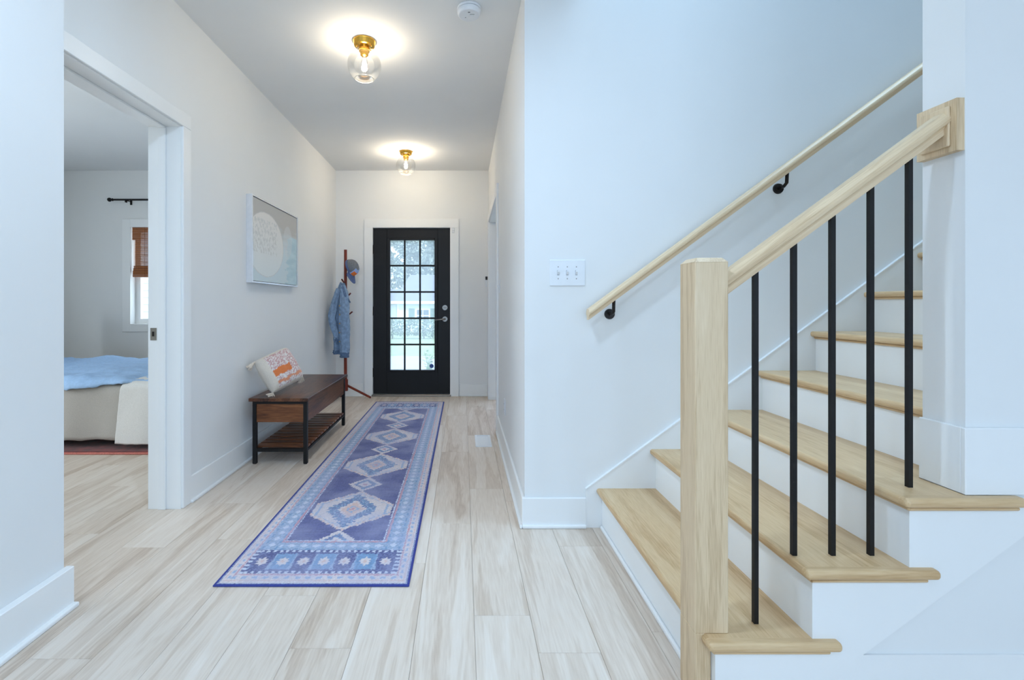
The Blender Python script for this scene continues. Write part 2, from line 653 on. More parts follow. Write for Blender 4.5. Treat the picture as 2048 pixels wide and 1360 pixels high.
T, SH = 0.014, 0.014
baseboard('baseboard_left', [(XL, XL + T, 2.668, YB, SH, 0, 0)], 'white baseboard along the left hall wall behind the bench')
baseboard('baseboard_near_left', [(XN, XN + 0.03, YR, YN + 0.012, 0.02, 0, 0)], 'white baseboard at the bottom left corner of the view')
baseboard('baseboard_right', [(XR - T, XR, YS, OY0 - 0.09, -SH, 0, 0)], 'white baseboard along the right hall wall beside the floor register')
baseboard('baseboard_back', [(XL, -1.225, YB - T, YB, 0, -SH, 0), (-0.04, XR - T, YB - T, YB, 0, -SH, 0)], 'white baseboard pieces either side of the front door')
bst = baseboard('baseboard_stair', [(XR - T, 0.622, YS - T, YS, 0, -SH, 0)], 'short white baseboard between the hall corner and the stairs')
obj('shoe_moulding', B(XR - T - SH, XR - T, YS - T - SH, YS, 0, 0.017, 0.005, 2), TRIM, bst)
eb = bpy.data.objects.new('baseboard_partition', None)
COL.objects.link(eb)
tag(eb, 'white baseboards on the partition wall above and below the stair stringer', 'baseboard', kind='structure')
z3 = 3 * RISE
obj('board', boxes((1.0, 4.7, YP0 - 0.006, YP0, 0, 0.145)), TRIM, eb)
obj('board', B(XP - 0.013, 2.2, YP0 - 0.013, YP0, z3, z3 + 0.187, 0.002, 1), TRIM, eb)
obj('board', B(XP - 0.013, XP, YP0, YP1, z3, z3 + 0.187, 0.002, 1), TRIM, eb)

# ------------------------------------------------------------------ bedroom doorway trim
t1 = bpy.data.objects.new('trim_1', None)
COL.objects.link(t1)
tag(t1, 'white casing and jamb of the bedroom doorway at the left', 'door trim', kind='structure')
obj('jamb', boxes((XW2, XL + 0.004, DY1, DY1 + 0.02, 0, DZ + 0.02)), TRIM, t1)
obj('jamb', boxes((XW2, XL + 0.004, DY0 - 0.02, DY0, 0, DZ + 0.02)), TRIM, t1)
obj('head_jamb', boxes((XW2, XL + 0.004, DY0, DY1, DZ, DZ + 0.02)), TRIM, t1)
obj('door_stop', B(-1.675, -1.635, DY1 - 0.011, DY1, 0, DZ - 0.011, 0.002, 1), TRIM, t1)
obj('door_stop', B(-1.675, -1.635, DY0, DY1, DZ - 0.011, DZ, 0.002, 1), TRIM, t1)
obj('casing', B(XL, XL + 0.016, DY1 + 0.006, DY1 + 0.082, 0, DZ + 0.006, 0.003, 1), TRIM, t1)
obj('casing', B(XL, XL + 0.016, DY0 - 0.05, DY0 - 0.006, 0, DZ + 0.006, 0.003, 1), TRIM, t1)
obj('head_casing', B(XL, XL + 0.016, DY0 - 0.05, DY1 + 0.082, DZ + 0.006, DZ + 0.085, 0.003, 1), TRIM, t1)
obj('casing', B(XW2 - 0.004, XW2 + 0.012, DY1 + 0.006, DY1 + 0.082, 0, DZ + 0.006, 0.003, 1), TRIM, t1)
sp = obj('strike_plate', boxes((-1.722, -1.688, DY1 - 0.002, DY1, 0.93, 0.998)), CHROME, t1)
sp['label'] = 'small metal strike plate'
obj('latch_hole', boxes((-1.712, -1.700, DY1 - 0.003, DY1 - 0.0015, 0.952, 0.978)), BRONZE, sp)

# cased opening in right hall wall
t2 = bpy.data.objects.new('trim_2', None)
COL.objects.link(t2)
tag(t2, 'white casing of the opening at the far end of the right wall', 'door trim', kind='structure')
obj('jamb', boxes((XR - 0.002, XR + 0.122, OY1 - 0.02, OY1, 0, OZ)), TRIM, t2)
obj('jamb', boxes((XR - 0.002, XR + 0.122, OY0, OY0 + 0.02, 0, OZ)), TRIM, t2)
obj('head_jamb', boxes((XR - 0.002, XR + 0.122, OY0, OY1, OZ - 0.02, OZ)), TRIM, t2)
obj('casing', B(XR - 0.018, XR, OY0 - 0.09, OY0 + 0.008, 0, OZ - 0.008, 0.002, 1), TRIM, t2)
obj('casing', B(XR - 0.018, XR, OY1 - 0.008, OY1 + 0.09, 0, OZ - 0.008, 0.002, 1), TRIM, t2)
obj('head_casing', B(XR - 0.018, XR, OY0 - 0.09, OY1 + 0.09, OZ - 0.008, OZ + 0.085, 0.002, 1), TRIM, t2)

# front door casing
t3 = bpy.data.objects.new('trim_3', None)
COL.objects.link(t3)
tag(t3, 'wide white casing around the black front door', 'door trim', kind='structure')
CW0, CW1, CZ = -1.208, -0.052, 2.172
obj('casing', B(CW0, FX0 + 0.012, YB - 0.02, YB, 0, FZ - 0.01, 0.002, 1), TRIM, t3)
obj('casing', B(FX1 - 0.012, CW1, YB - 0.02, YB, 0, FZ - 0.01, 0.002, 1), TRIM, t3)
obj('head_casing', B(CW0, CW1, YB - 0.02, YB, FZ - 0.01, CZ, 0.002, 1), TRIM, t3)
obj('jamb', boxes((FX0, FX0 + 0.012, YB, YB + 0.13, 0, FZ - 0.01)), TRIM, t3)
obj('jamb', boxes((FX1 - 0.012, FX1, YB, YB + 0.13, 0, FZ - 0.01)), TRIM, t3)
obj('head_jamb', boxes((FX0, FX1, YB, YB + 0.13, FZ - 0.012, FZ)), TRIM, t3)
obj('threshold', B(FX0, FX1, YB - 0.03, YB + 0.2, -0.002, 0.022, 0.005, 1), CHROME, t3)

# ------------------------------------------------------------------ front door
d1 = bpy.data.objects.new('door_1', None)
COL.objects.link(d1)
d1.location = (0, 0, 0)
tag(d1, 'black front door with fifteen glass panes', 'door', kind='structure')
dx0, dx1, dz0, dz1 = -1.103, -0.158, 0.026, 2.062
dy0, dy1 = YB + 0.012, YB + 0.056
gx0, gx1, gz0, gz1 = -0.935, -0.310, 0.295, 1.942   # outer edge of lite frame
obj('stile', B(dx0, gx0, dy0, dy1, dz0, dz1, 0.003, 1), DOORBLK, d1)
obj('stile', B(gx1, dx1, dy0, dy1, dz0, dz1, 0.003, 1), DOORBLK, d1)
obj('top_rail', boxes((gx0, gx1, dy0, dy1, gz1, dz1)), DOORBLK, d1)
obj('bottom_rail', boxes((gx0, gx1, dy0, dy1, dz0, gz0)), DOORBLK, d1)
fw = 0.040
fr = bmesh.new()
for b_ in ((gx0, gx0 + fw, gz0, gz1), (gx1 - fw, gx1, gz0, gz1), (gx0 + fw, gx1 - fw, gz0, gz0 + fw * .6), (gx0 + fw, gx1 - fw, gz1 - fw * .7, gz1)):
    box(fr, b_[0], b_[1], dy0 - 0.014, dy1 + 0.01, b_[2], b_[3], 0.004, 1)
obj('lite_frame', fr, DOORBLK, d1)
px0, px1, pz0, pz1 = gx0 + fw, gx1 - fw, gz0 + fw * .6, gz1 - fw * .7
mw = 0.021
pw = (px1 - px0 - 2 * mw) / 3
phh = (pz1 - pz0 - 4 * mw) / 5
for i in range(1, 3):
    x = px0 + i * pw + (i - 1) * mw
    obj('muntin', B(x, x + mw, dy0 - 0.006, dy0 + 0.012, pz0, pz1, 0.003, 1), DOORBLK, d1)
for j in range(1, 5):
    z = pz0 + j * phh + (j - 1) * mw
    obj('muntin', B(px0, px1, dy0 - 0.0055, dy0 + 0.0115, z, z + mw, 0.003, 1), DOORBLK, d1)
for i in range(3):
    for j in range(5):
        x, z = px0 + i * (pw + mw), pz0 + j * (phh + mw)
        obj('pane', boxes((x, x + pw, dy0 + 0.012, dy0 + 0.016, z, z + phh)), HAZY, d1)
bm = bmesh.new()
tube((-0.387, dy0 + 0.0115, 0.366), (-0.387, dy0 + 0.0095, 0.366), 0.027, n=8, bm=bm)
dec = obj('sticker', bm, plain('sticker_blue', srgb(60, 92, 160), 0.5), d1)
dec['label'] = 'small blue octagonal sticker on the glass'
for z in (1.80, 1.045, 0.29):
    obj('hinge', boxes((dx0 - 0.014, dx0 + 0.006, dy0 - 0.012, dy0 + 0.004, z - 0.055, z + 0.055)), BRONZE, d1)
hx = -0.222
db = obj('deadbolt', tube((hx, dy0, 1.086), (hx, dy0 - 0.016, 1.086), 0.034, 0.031, 24), CHROME, d1, smooth=False)
obj('thumb_turn', B(hx - 0.018, hx + 0.018, dy0 - 0.034, dy0 - 0.016, 1.079, 1.093, 0.003, 1), CHROME, db)
hd = obj('door_handle', tube((hx, dy0, 0.945), (hx, dy0 - 0.014, 0.945), 0.034, 0.031, 24), CHROME, d1)
obj('lever', path_tube([(hx, dy0 - 0.012, 0.945), (hx, dy0 - 0.05, 0.945), (hx - 0.02, dy0 - 0.056, 0.945), (hx - 0.07, dy0 - 0.055, 0.938), (hx - 0.12, dy0 - 0.052, 0.932)],
                       [0.011, 0.011, 0.010, 0.008, 0.007]), CHROME, hd, smooth=True)
ds = thing('door_sensor', 'tiny white contact sensor at the top right corner of the front door casing', 'sensor', (-0.121, YB - 0.02, 2.03))
obj('housing', B(-0.014, 0.014, -0.014, 0, -0.03, 0.03, 0.004, 2), PLASTIC, ds)
obj('seam', boxes((-0.0142, 0.0142, -0.0145, -0.006, -0.006, -0.004)), GREYPL, ds)

# ------------------------------------------------------------------ bedroom window
w1 = bpy.data.objects.new('window_1', None)
COL.objects.link(w1)
tag(w1, 'white framed bedroom window seen through the doorway', 'window', kind='structure')
for b_ in ((WX0 - 0.10, WX0, WZ0 - 0.095, WZ1 + 0.10), (WX1, WX1 + 0.10, WZ0 - 0.095, WZ1 + 0.10), (WX0, WX1, WZ1, WZ1 + 0.10), (WX0, WX1, WZ0 - 0.095, WZ0)):
    obj('casing', B(b_[0], b_[1], YB - 0.018, YB, b_[2], b_[3], 0.002, 1), TRIM, w1)
fr = bmesh.new()
for b_ in ((WX0, WX0 + 0.06, WZ0, WZ1), (WX1 - 0.06, WX1, WZ0, WZ1), (WX0 + .06, WX1 - .06, WZ0, WZ0 + 0.06), (WX0 + .06, WX1 - .06, WZ1 - 0.05, WZ1), (WX0 + .06, WX1 - .06, 1.46, 1.51)):
    box(fr, b_[0], b_[1], YB + 0.08, YB + 0.12, b_[2], b_[3])
obj('sash', fr, TRIM, w1)
obj('pane', boxes((WX0 + 0.06, WX1 - 0.06, YB + 0.098, YB + 0.102, WZ0 + 0.06, 1.46)), CLEAR, w1)
obj('pane', boxes((WX0 + 0.06, WX1 - 0.06, YB + 0.098, YB + 0.102, 1.51, WZ1 - 0.05)), CLEAR, w1)

# woven wood shade: head valance, flat sheet and the gathered folds, each of stacked reeds
bs = thing('bamboo_shade', 'brown woven bamboo roman shade over the bedroom window', 'window shade', (-3.57, YB + 0.03, WZ1))
BAM = [plain('bamboo_a', srgb(158, 92, 38), 0.6, var=0.25, nscale=90), plain('bamboo_b', srgb(128, 70, 28), 0.6, var=0.25, nscale=90)]


def reeds(name, z1, z0, y, dep, x0=-0.485, x1=0.485):
    bm = bmesh.new()
    z = z1
    rr = random.Random(5)
    while z > z0:
        hgt = 0.0085
        zz = max(z - hgt, z0)
        off = rr.uniform(-0.0015, 0.0015)
        box(bm, x0, x1, y + off, y + dep + off, zz, z - 0.0012)
        z -= hgt
    o = obj(name, bm, BAM[0], bs)
    o.data.materials.append(BAM[1])
    for p in o.data.polygons:
        p.material_index = (p.index // 6) % 3 == 0
    return o


reeds('valance', 0.0, -0.155, -0.034, 0.006)
reeds('sheet', -0.15, -0.50, -0.010, 0.005, -0.465, 0.465)
for k in range(3):
    reeds('fold', -0.47 - 0.03 * k, -0.55 - 0.03 * k, -0.018 - 0.009 * k, 0.007, -0.48, 0.48)
for cx in (-0.33, 0.33):
    obj('lift_cord', tube((cx, -0.036, 0), (cx, -0.04, -0.6), 0.0015, n=6), BAM[1], bs)

cr_ = thing('curtain_rod', 'black curtain rod with ball finial on the bedroom wall', 'curtain rod', (-3.57, YB - 0.09, 2.39))
obj('rod', tube((-0.66, 0, 0), (0.66, 0, 0), 0.011), BLACKM, cr_, smooth=False)
for s in (-1, 1):
    f = bmesh.new()
    lathe([(0.012, 0), (0.017, 0.006), (0.017, 0.012), (0.010, 0.018), (0.012, 0.024), (0.022, 0.034), (0.025, 0.046), (0.021, 0.058), (0.010, 0.068), (0.0, 0.070)], 18, f)
    obj('finial', f, BLACKM, cr_, loc=(0.655 * s, 0, 0), smooth=True, rot=(0, math.radians(90) * s, 0))
    bk = obj('bracket', boxes((0.5 * s - 0.006, 0.5 * s + 0.006, 0, 0.088, -0.012, -0.004)), BLACKM, cr_)
    obj('bracket_plate', boxes((0.5 * s - 0.012, 0.5 * s + 0.012, 0.084, 0.09, -0.045, 0.01)), BLACKM, bk)
    obj('bracket_cup', boxes((0.5 * s - 0.006, 0.5 * s + 0.006, -0.013, 0.013, -0.034, -0.010)), BLACKM, bk)

# ------------------------------------------------------------------ staircase
st = thing('staircase', 'white staircase with pale oak treads climbing to the right', 'stairs', (R1, YSTR, 0))
stinv = Matrix.Translation((-R1, -YSTR, 0))


def spart(name, bm, mat, parent=st):
    o = obj(name, bm, mat, parent)
    if parent is st:
        o.location = (-R1, -YSTR, 0)
    return o


NOSE = 0.027
TT = 0.027
YW = YS - 0.012
NST = 13


def round_edge_box(x0, x1, y0, y1, z0, z1, sides):
    """tread board: bull-nosed on the given sides ('l' left, 'f' front, 'r' right)"""
    bm = bmesh.new()
    box(bm, x0, x1, y0, y1, z0, z1)
    es = []
    for e in bm.edges:
        a, b = e.verts[0].co, e.verts[1].co
        zsame = abs(a.z - b.z) < 1e-6
        if not zsame:
            if 'l' in sides and 'f' in sides and abs(a.x - x0) < 1e-6 and abs(a.y - y0) < 1e-6:
                es.append(e)
            if 'r' in sides and 'f' in sides and abs(a.x - x1) < 1e-6 and abs(a.y - y0) < 1e-6:
                es.append(e)
            continue
        if 'l' in sides and abs(a.x - x0) < 1e-6 and abs(b.x - x0) < 1e-6:
            es.append(e)
        if 'r' in sides and abs(a.x - x1) < 1e-6 and abs(b.x - x1) < 1e-6:
            es.append(e)
        if 'f' in sides and abs(a.y - y0) < 1e-6 and abs(b.y - y0) < 1e-6:
            es.append(e)
    bmesh.ops.bevel(bm, geom=es, offset=(z1 - z0) * 0.42, segments=4, profile=0.5, affect='EDGES')
    return bm


YNOSE = 1.286
for i in range(1, NST + 1):
    xr = R1 + RUN * (i - 1)
    z = RISE * i
    open_side = i <= 3
    y0 = YNOSE if open_side else YP1
    x1 = xr + RUN + (0.0 if i < NST else 0.6)
    YF = YSTR + 0.004
    if i == 3:
        spart('tread', round_edge_box(xr - NOSE, x1, YP1, YW, z - TT, z, 'l'), OAK_Y)
        spart('tread_front', round_edge_box(xr - NOSE, XP - 0.0135, YF, YP1, z - TT, z, 'l'), OAK_Y)
        spart('return_nosing', round_edge_box(xr - NOSE, 1.552, YNOSE, YF, z - TT, z, 'lfr'), OAK_N)
    elif open_side:
        spart('tread', round_edge_box(xr - NOSE, x1, YF, YW, z - TT, z, 'l'), OAK_Y)
        spart('return_nosing', round_edge_box(xr - NOSE, xr + RUN + 0.072, YNOSE, YF, z - TT, z, 'lfr'), OAK_N)
    else:
        spart('tread', round_edge_box(xr - NOSE, x1, y0, YW, z - TT, z, 'l'), OAK_Y)
    ry0 = YSTR + 0.022 if open_side else YP1
    spart('riser', boxes((xr, xr + 0.016, ry0, YW, z - RISE, z - TT)), TRIM)
    cv = bmesh.new()
    box(cv, xr - 0.012, xr, (YSTR - 0.011 if open_side else ry0), YW, z - TT - 0.011, z - TT, 0.004, 1)
    spart('cove_moulding', cv, OAK_Y)
    if open_side:
        cv = bmesh.new()
        box(cv, xr - 0.011, min(xr + RUN + 0.045, 1.54), YSTR - 0.012, YSTR - 0.0005, z - TT - 0.011, z - TT, 0.004, 1)
        spart('cove_moulding', cv, OAK_N)
# outer stringer: sawtooth top, raking lower edge
pts = [(R1, 0.0), (R1, RISE - TT), (R1 + RUN, RISE - TT), (R1 + RUN, 2 * RISE - TT), (R1 + 2 * RUN, 2 * RISE - TT), (R1 + 2 * RUN, 3 * RISE - TT),
       (1.676, 3 * RISE - TT), (0.906, 0.0)]
spart('stringer', prism(pts, YSTR, YSTR + 0.022), TRIM)
# wall skirt board
x2 = R1 + RUN * NST
sk = [(0.622, 0.0), (0.622, 0.196), (x2, 0.196 + 0.735 * (x2 - 0.622)), (x2, 0.196 + 0.735 * (x2 - 0.622) - 0.40), (0.95, 0.0)]
spart('skirt_board', prism(sk, YW, YS), TRIM)
spart('skirt_cap', prism([(0.620, 0.191), (0.620, 0.1975), (x2, 0.1975 + 0.735 * (x2 - 0.620)), (x2, 0.191 + 0.735 * (x2 - 0.620))], YW - 0.004, YS), TRIM)
# floor shoe along first riser
bm = bmesh.new()
box(bm, R1 - 0.014, R1, 1.43, YW - 0.012, 0, 0.018, 0.005, 2)
spart('shoe_moulding', bm, TRIM)

# ------------------------------------------------------------------ stair railing
NX0, NX1, NY0, NY1, NZ = 0.656, 0.750, 1.328, 1.420, 1.262
rl = thing('stair_railing', 'pale oak newel post and sloping handrail with five black iron balusters', 'railing', (NX0, NY0, 0))


def rpart(name, bm, mat, parent=rl, **k):
    o = obj(name, bm, mat, parent, **k)
    if parent is rl:
        o.location = Vector(k.get('loc') or (0, 0, 0)) + Vector((-NX0, -NY0, 0))
    return o


nb = bmesh.new()
box(nb, NX0, NX1, NY0, NY1, RISE, NZ - 0.012, 0.002, 1)
box(nb, NX0, R1 - 0.001, NY0, NY1, 0, RISE, 0.002, 1)
nw = rpart('newel_post', nb, OAK_Z)
cb = bmesh.new()
c = 0.012
lo = [(NX0, NY0), (NX1, NY0), (NX1, NY1), (NX0, NY1)]
hi = [(NX0 + c, NY0 + c), (NX1 - c, NY0 + c), (NX1 - c, NY1 - c), (NX0 + c, NY1 - c)]
va = [cb.verts.new((x, y, NZ - 0.013)) for x, y in lo]
vb = [cb.verts.new((x, y, NZ)) for x, y in hi]
cb.faces.new(vb)
cb.faces.new(va[::-1])
for i in range(4):
    cb.faces.new([va[i], va[(i + 1) % 4], vb[(i + 1) % 4], vb[i]])
obj('post_cap', cb, OAK_Z, nw)
YC = 1.374
SL = 0.735


def rail_prof(w, h):
    """handrail section (y,z), z=0 at bottom: square foot, cove, wider rounded top"""
    a = w / 2
    return [(-a * .62, 0), (a * .62, 0), (a * .62, h * .26), (a * .72, h * .36), (a * .98, h * .46), (a, h * .62), (a * .93, h * .76), (a * .6, h * .97), (a * .3, h),
            (-a * .3, h), (-a * .6, h * .97), (-a * .93, h * .76), (-a, h * .62), (-a * .98, h * .46), (-a * .72, h * .36), (-a * .62, h * .26)]


ang = math.atan(SL)


def sheared_rail(x0, x1, y, zb0, w, h):
    """rail whose ends are plumb cut: section swept along the slope"""
    bm = bmesh.new()
    hv = h / math.cos(ang)
    pr = [(p[0], p[1] / math.cos(ang)) for p in rail_prof(w, h)]
    va_ = [bm.verts.new((x0, y + p[0], zb0 + p[1])) for p in pr]
    vb_ = [bm.verts.new((x1, y + p[0], zb0 + SL * (x1 - x0) + p[1])) for p in pr]
    bm.faces.new(va_)
    bm.faces.new(vb_[::-1])
    n = len(pr)
    for i in range(n):
        bm.faces.new([va_[i], va_[(i + 1) % n], vb_[(i + 1) % n], vb_[i]])
    return bm


zb = 1.225 + SL * (NX1 - 0.854)
rpart('handrail', sheared_rail(NX1, 1.397, YC, zb, 0.064, 0.053), OAK_X)
for k in range(5):
    bx = 0.854 + 0.1123 * k
    zt = zb + SL * (bx - NX1) + 0.006
    z0 = RISE if k == 0 else (2 * RISE if k < 4 else 3 * RISE)
    ba = rpart('baluster', boxes((bx - 0.0064, bx + 0.0064, YC - 0.0064, YC + 0.0064, z0, zt)), BLACKM)
rb = bmesh.new()
box(rb, 1.394, XP, YP0 + 0.002, YP1 - 0.004, 1.565, 1.713, 0.0, 1)
rpl = rpart('rosette', rb, OAK_Z)
fc = bmesh.new()
box(fc, 1.386, 1.395, YP0 + 0.018, YP1 - 0.02, 1.581, 1.697, 0.004, 2)
obj('raised_panel', fc, OAK_Z, rpl)

# wall handrail
wh = thing('wall_handrail', 'pale oak handrail fixed along the stair wall on round black brackets', 'handrail', (0.615, YS, 0))
RAILY = YS - 0.068
zw0 = 1.147 - 0.735 * (0.668 - 0.615) - 0.056
o = obj('rail', sheared_rail(0.615, 3.6, RAILY, zw0, 0.058, 0.044), OAK_X, wh)
o.location = (-0.615, -YS, 0)
for bx, bz in ((0.744, 1.079), (1.599, 1.715), (2.6, 2.45)):
    b_ = obj('bracket', path_tube([(bx, YS - 0.004, bz), (bx, YS - 0.045, bz + 0.002), (bx, YS - 0.064, bz + 0.014), (bx, YS - 0.068, zw0 + SL * (bx - 0.615) + 0.004)], 0.008), BRONZE, wh, smooth=True)
    b_.location = (-0.615, -YS, 0)
    obj('bracket_disc', tube((bx, YS, bz), (bx, YS - 0.009, bz), 0.027, 0.024, 24), BRONZE, b_)

# ------------------------------------------------------------------ switch plate, outlets, keypad
sw = thing('switch_plate', 'white triple light switch plate on the stair wall left of the handrail', 'light switch', (0.529, YS, 1.288))
obj('plate', B(-0.090, 0.090, -0.006, 0, -0.066, 0.066, 0.003, 2), PLASTIC, sw)
for k in (-1, 0, 1):
    x = 0.046 * k - 0.001
    sl = obj('slot', boxes((x - 0.0055, x + 0.0055, -0.0068, -0.004, -0.013, 0.013)), plain('slot_grey', srgb(168, 173, 180), 0.6), sw)
    tg = bmesh.new()
    prism([(-0.0065, -0.009), (-0.0065, 0.006), (-0.017, 0.012), (-0.017, 0.004)], x - 0.0042, x + 0.0042, 'X', tg)
    obj('toggle', tg, PLASTIC, sw)
    for z in (0.03, -0.03):
        obj('screw', tube((x, -0.0055, z), (x, -0.0072, z), 0.003, n=10), CHROME, sw)
ot = thing('wall_outlet', 'white power outlet low on the right hall wall above the baseboard', 'outlet', (XR, 3.49, 0.365))
obj('plate', B(-0.006, 0, -0.036, 0.036, -0.06, 0.06, 0.003, 1), PLASTIC, ot)
for z in (0.021, -0.021):
    s_ = obj('socket', B(-0.0085, -0.005, -0.017, 0.017, z - 0.015, z + 0.015, 0.002, 1), PLASTIC, ot)
    for yy in (-0.006, 0.006):
        obj('slot', boxes((-0.0092, -0.0083, yy - 0.001, yy + 0.001, z - 0.002, z + 0.008)), GREYPL, s_)
s2 = thing('wall_switch', 'white light switch on the right hall wall beside the cased opening', 'light switch', (XR, 4.0, 1.28))
obj('plate', B(-0.006, 0, -0.036, 0.036, -0.06, 0.06, 0.003, 1), PLASTIC, s2)
obj('toggle', B(-0.013, -0.005, -0.005, 0.005, -0.008, 0.008, 0.002, 1), PLASTIC, s2)
kp = thing('wall_keypad', 'small dark topped control panel on the end wall right of the front door', 'keypad', (0.288, YB, 1.44))
obj('housing', B(-0.016, 0.022, -0.022, 0, -0.10, 0.03, 0.004, 2), PLASTIC, kp)
obj('screen', B(-0.0145, 0.0205, -0.024, -0.0215, 0.03 - 0.045, 0.026, 0.001, 1), BRONZE, kp)

# floor register
fv = thing('floor_register', 'white metal floor register on the planks by the right wall', 'floor vent', (0.165, 3.875, 0))
LW, LL = 0.065, 0.16
f = bmesh.new()
for b_ in ((-LW, LW, -LL, -LL + 0.018), (-LW, LW, LL - 0.018, LL), (-LW, -LW + 0.018, -LL + 0.018, LL - 0.018), (LW - 0.018, LW, -LL + 0.018, LL - 0.018)):
    box(f, b_[0], b_[1], b_[2], b_[3], 0, 0.006)
obj('frame', f, PLASTIC, fv)
for k in range(15):
    y = -LL + 0.03 + k * 0.0186
    bm = bmesh.new()
    prism([(y - 0.008, 0.001), (y + 0.004, 0.005), (y + 0.004, 0.0035), (y - 0.008, 0.0)], -LW + 0.018, LW - 0.018, 'X', bm)
    obj('louver', bm, PLASTIC, fv)
obj('duct', boxes((-LW + 0.016, LW - 0.016, -LL + 0.016, LL - 0.016, 0.0, 0.0008)), GREYPL, fv)

# smoke detector
sd = thing('smoke_detector', 'round white smoke detector on the hall ceiling', 'smoke detector', (0.033, 2.60, H))
obj('base', lathe([(0.062, 0), (0.067, -0.003), (0.067, -0.012), (0.064, -0.015)], 40), PLASTIC, sd, smooth=False)
obj('cover', lathe([(0.063, -0.0165), (0.065, -0.019), (0.064, -0.030), (0.058, -0.041), (0.054, -0.043), (0.0, -0.043)], 40), PLASTIC, sd)
obj('gap', lathe([(0.060, -0.014), (0.060, -0.018)], 40), GREYPL, sd)
obj('test_button', lathe([(0.014, -0.043), (0.014, -0.0455), (0.011, -0.0465), (0, -0.0465)], 20), PLASTIC, sd, loc=(0.012, 0.008, 0))
obj('indicator', boxes((-0.006, 0.006, -0.034, -0.026, -0.0437, -0.043)), GREYPL, sd)
obj('indicator', boxes((-0.022, -0.016, 0.014, 0.018, -0.0437, -0.043)), GREYPL, sd)
obj('print_line', boxes((0.004, 0.03, -0.013, -0.010, -0.0436, -0.043)), GREYPL, sd)

# ------------------------------------------------------------------ ceiling lamps


def ceiling_lamp(loc, label, power):
    t = thing('ceiling_light', label, 'ceiling light', loc, 0, 'brass globe ceiling lights')
    cn = obj('canopy', lathe([(0.066, 0), (0.070, -0.001), (0.070, -0.006), (0.066, -0.010), (0.064, -0.030), (0.060, -0.034), (0.0, -0.034)], 40), BRASS, t, smooth=False)
    for p in cn.data.polygons:
        p.use_smooth = True
    for s in (-1, 1):
        obj('screw', lathe([(0.0, -0.041), (0.005, -0.039), (0.006, -0.034)], 12, cap=False), BRASS, cn, loc=(0.047 * s, -0.012, 0), smooth=True)
    obj('socket', lathe([(0.031, -0.034), (0.031, -0.052), (0.028, -0.053), (0.028, -0.056), (0.033, -0.057), (0.033, -0.064), (0.027, -0.068), (0.024, -0.088), (0.019, -0.092), (0.0, -0.092)], 28), BRASS, t)
    # glass globe, open below
    prof = []
    R, cz = 0.103, -0.150
    for k in range(25):
        a = math.radians(22 + k * (146 - 22) / 24)
        prof.append((R * math.sin(a), cz + R * math.cos(a) * 1.0))
    gl = obj('globe', lathe(prof, 48, cap=False), GLOBE, t, smooth=True)
    rr, zz = prof[-1]
    rim = bmesh.new()
    n = 48
    path = [(rr * math.cos(2 * math.pi * k / n), rr * math.sin(2 * math.pi * k / n), zz) for k in range(n + 1)]
    path_tube(path, 0.0022, 8, rim)
    obj('rim', rim, plain('rim_glass', srgb(228, 226, 214), 0.15, spec=0.8), gl, smooth=True)
    # bulb
    bp_ = []
    for k in range(17):
        a = k / 16
        r = 0.011 + (0.021 - 0.011) * math.sin(min(1, a * 1.6) * math.pi / 2) if a < 0.8 else 0.021 * math.cos((a - 0.8) / 0.2 * math.pi / 2)
        bp_.append((max(r, 0.0), -0.092 - 0.082 * a))
    bu = obj('bulb', lathe(bp_, 24, cap=False), GLOBE, t, smooth=True)
    fm = bmesh.new()
    for k in range(4):
        a = math.pi / 4 + k * math.pi / 2
        tube((0.008 * math.cos(a), 0.008 * math.sin(a), -0.108), (0.005 * math.cos(a), 0.005 * math.sin(a), -0.155), 0.0022, n=8, bm=fm)
    obj('filament', fm, emit('filament_glow', (1.0, 0.93, 0.82, 1), 60), bu)
    d = bpy.data.lights.new('bulb_light', 'POINT')
    d.energy = power
    d.color = (1.0, 0.84, 0.62)
    d.shadow_soft_size = 0.018
    lo_ = bpy.data.objects.new('bulb_light', d)
    COL.objects.link(lo_)
    lo_.parent = t
    lo_.location = (0, 0, -0.132)
    return t


ceiling_lamp((-0.615, 2.93, H), 'brass ceiling light with clear glass globe nearer the viewer, left of the smoke detector', 7.0)
ceiling_lamp((-0.613, 5.05, H), 'brass ceiling light with clear glass globe close above the front door', 13.0)

FILL_LABELS = ['by the mouth of the hall', 'in front of the left wall beside the viewer', 'further back along the left wall', 'over the middle of the front room',
          'over the right rear of the front room', 'near the added rear openings on the left']
for (cx, cy), cl_ in zip(FILL_XY, FILL_LABELS):
    t = thing('fill_ring', 'round white ring of an added overhead fill light ' + cl_, 'ceiling light', (cx, cy, H), 0, 'added fill light rings')
    obj('trim_ring', lathe([(0.115, 0), (0.115, -0.006), (0.095, -0.009), (0.09, 0.0)], 28, cap=False), PLASTIC, t)  # made-up fitting round each added fill light
# ------------------------------------------------------------------ picture on the left wall
pic = thing('wall_art', 'pale abstract canvas with rounded shapes in a thin silver frame on the left wall', 'picture', (XL, 3.38, 1.285))
PWd, PHt, PD = 0.93, 0.64, 0.046
SILV = plain('silver_frame', srgb(226, 228, 232), 0.25, metal=0.35)
DARKE = plain('frame_shadow_gap', srgb(46, 42, 40), 0.6)
for nm, b_ in (('frame_side', (0, PD, 0, 0.012, 0, PHt)), ('frame_side', (0, PD, PWd - 0.012, PWd, 0, PHt)),
               ('frame_rail', (0, PD, 0.012, PWd - 0.012, 0, 0.012)), ('frame_rail', (0, PD, 0.012, PWd - 0.012, PHt - 0.012, PHt))):
    obj(nm, B(*b_, 0.0015, 1), SILV, pic)
obj('backing', boxes((0.002, PD - 0.012, 0.012, PWd - 0.012, 0.012, PHt - 0.012)), DARKE, pic)
nu, nv = 150, 110
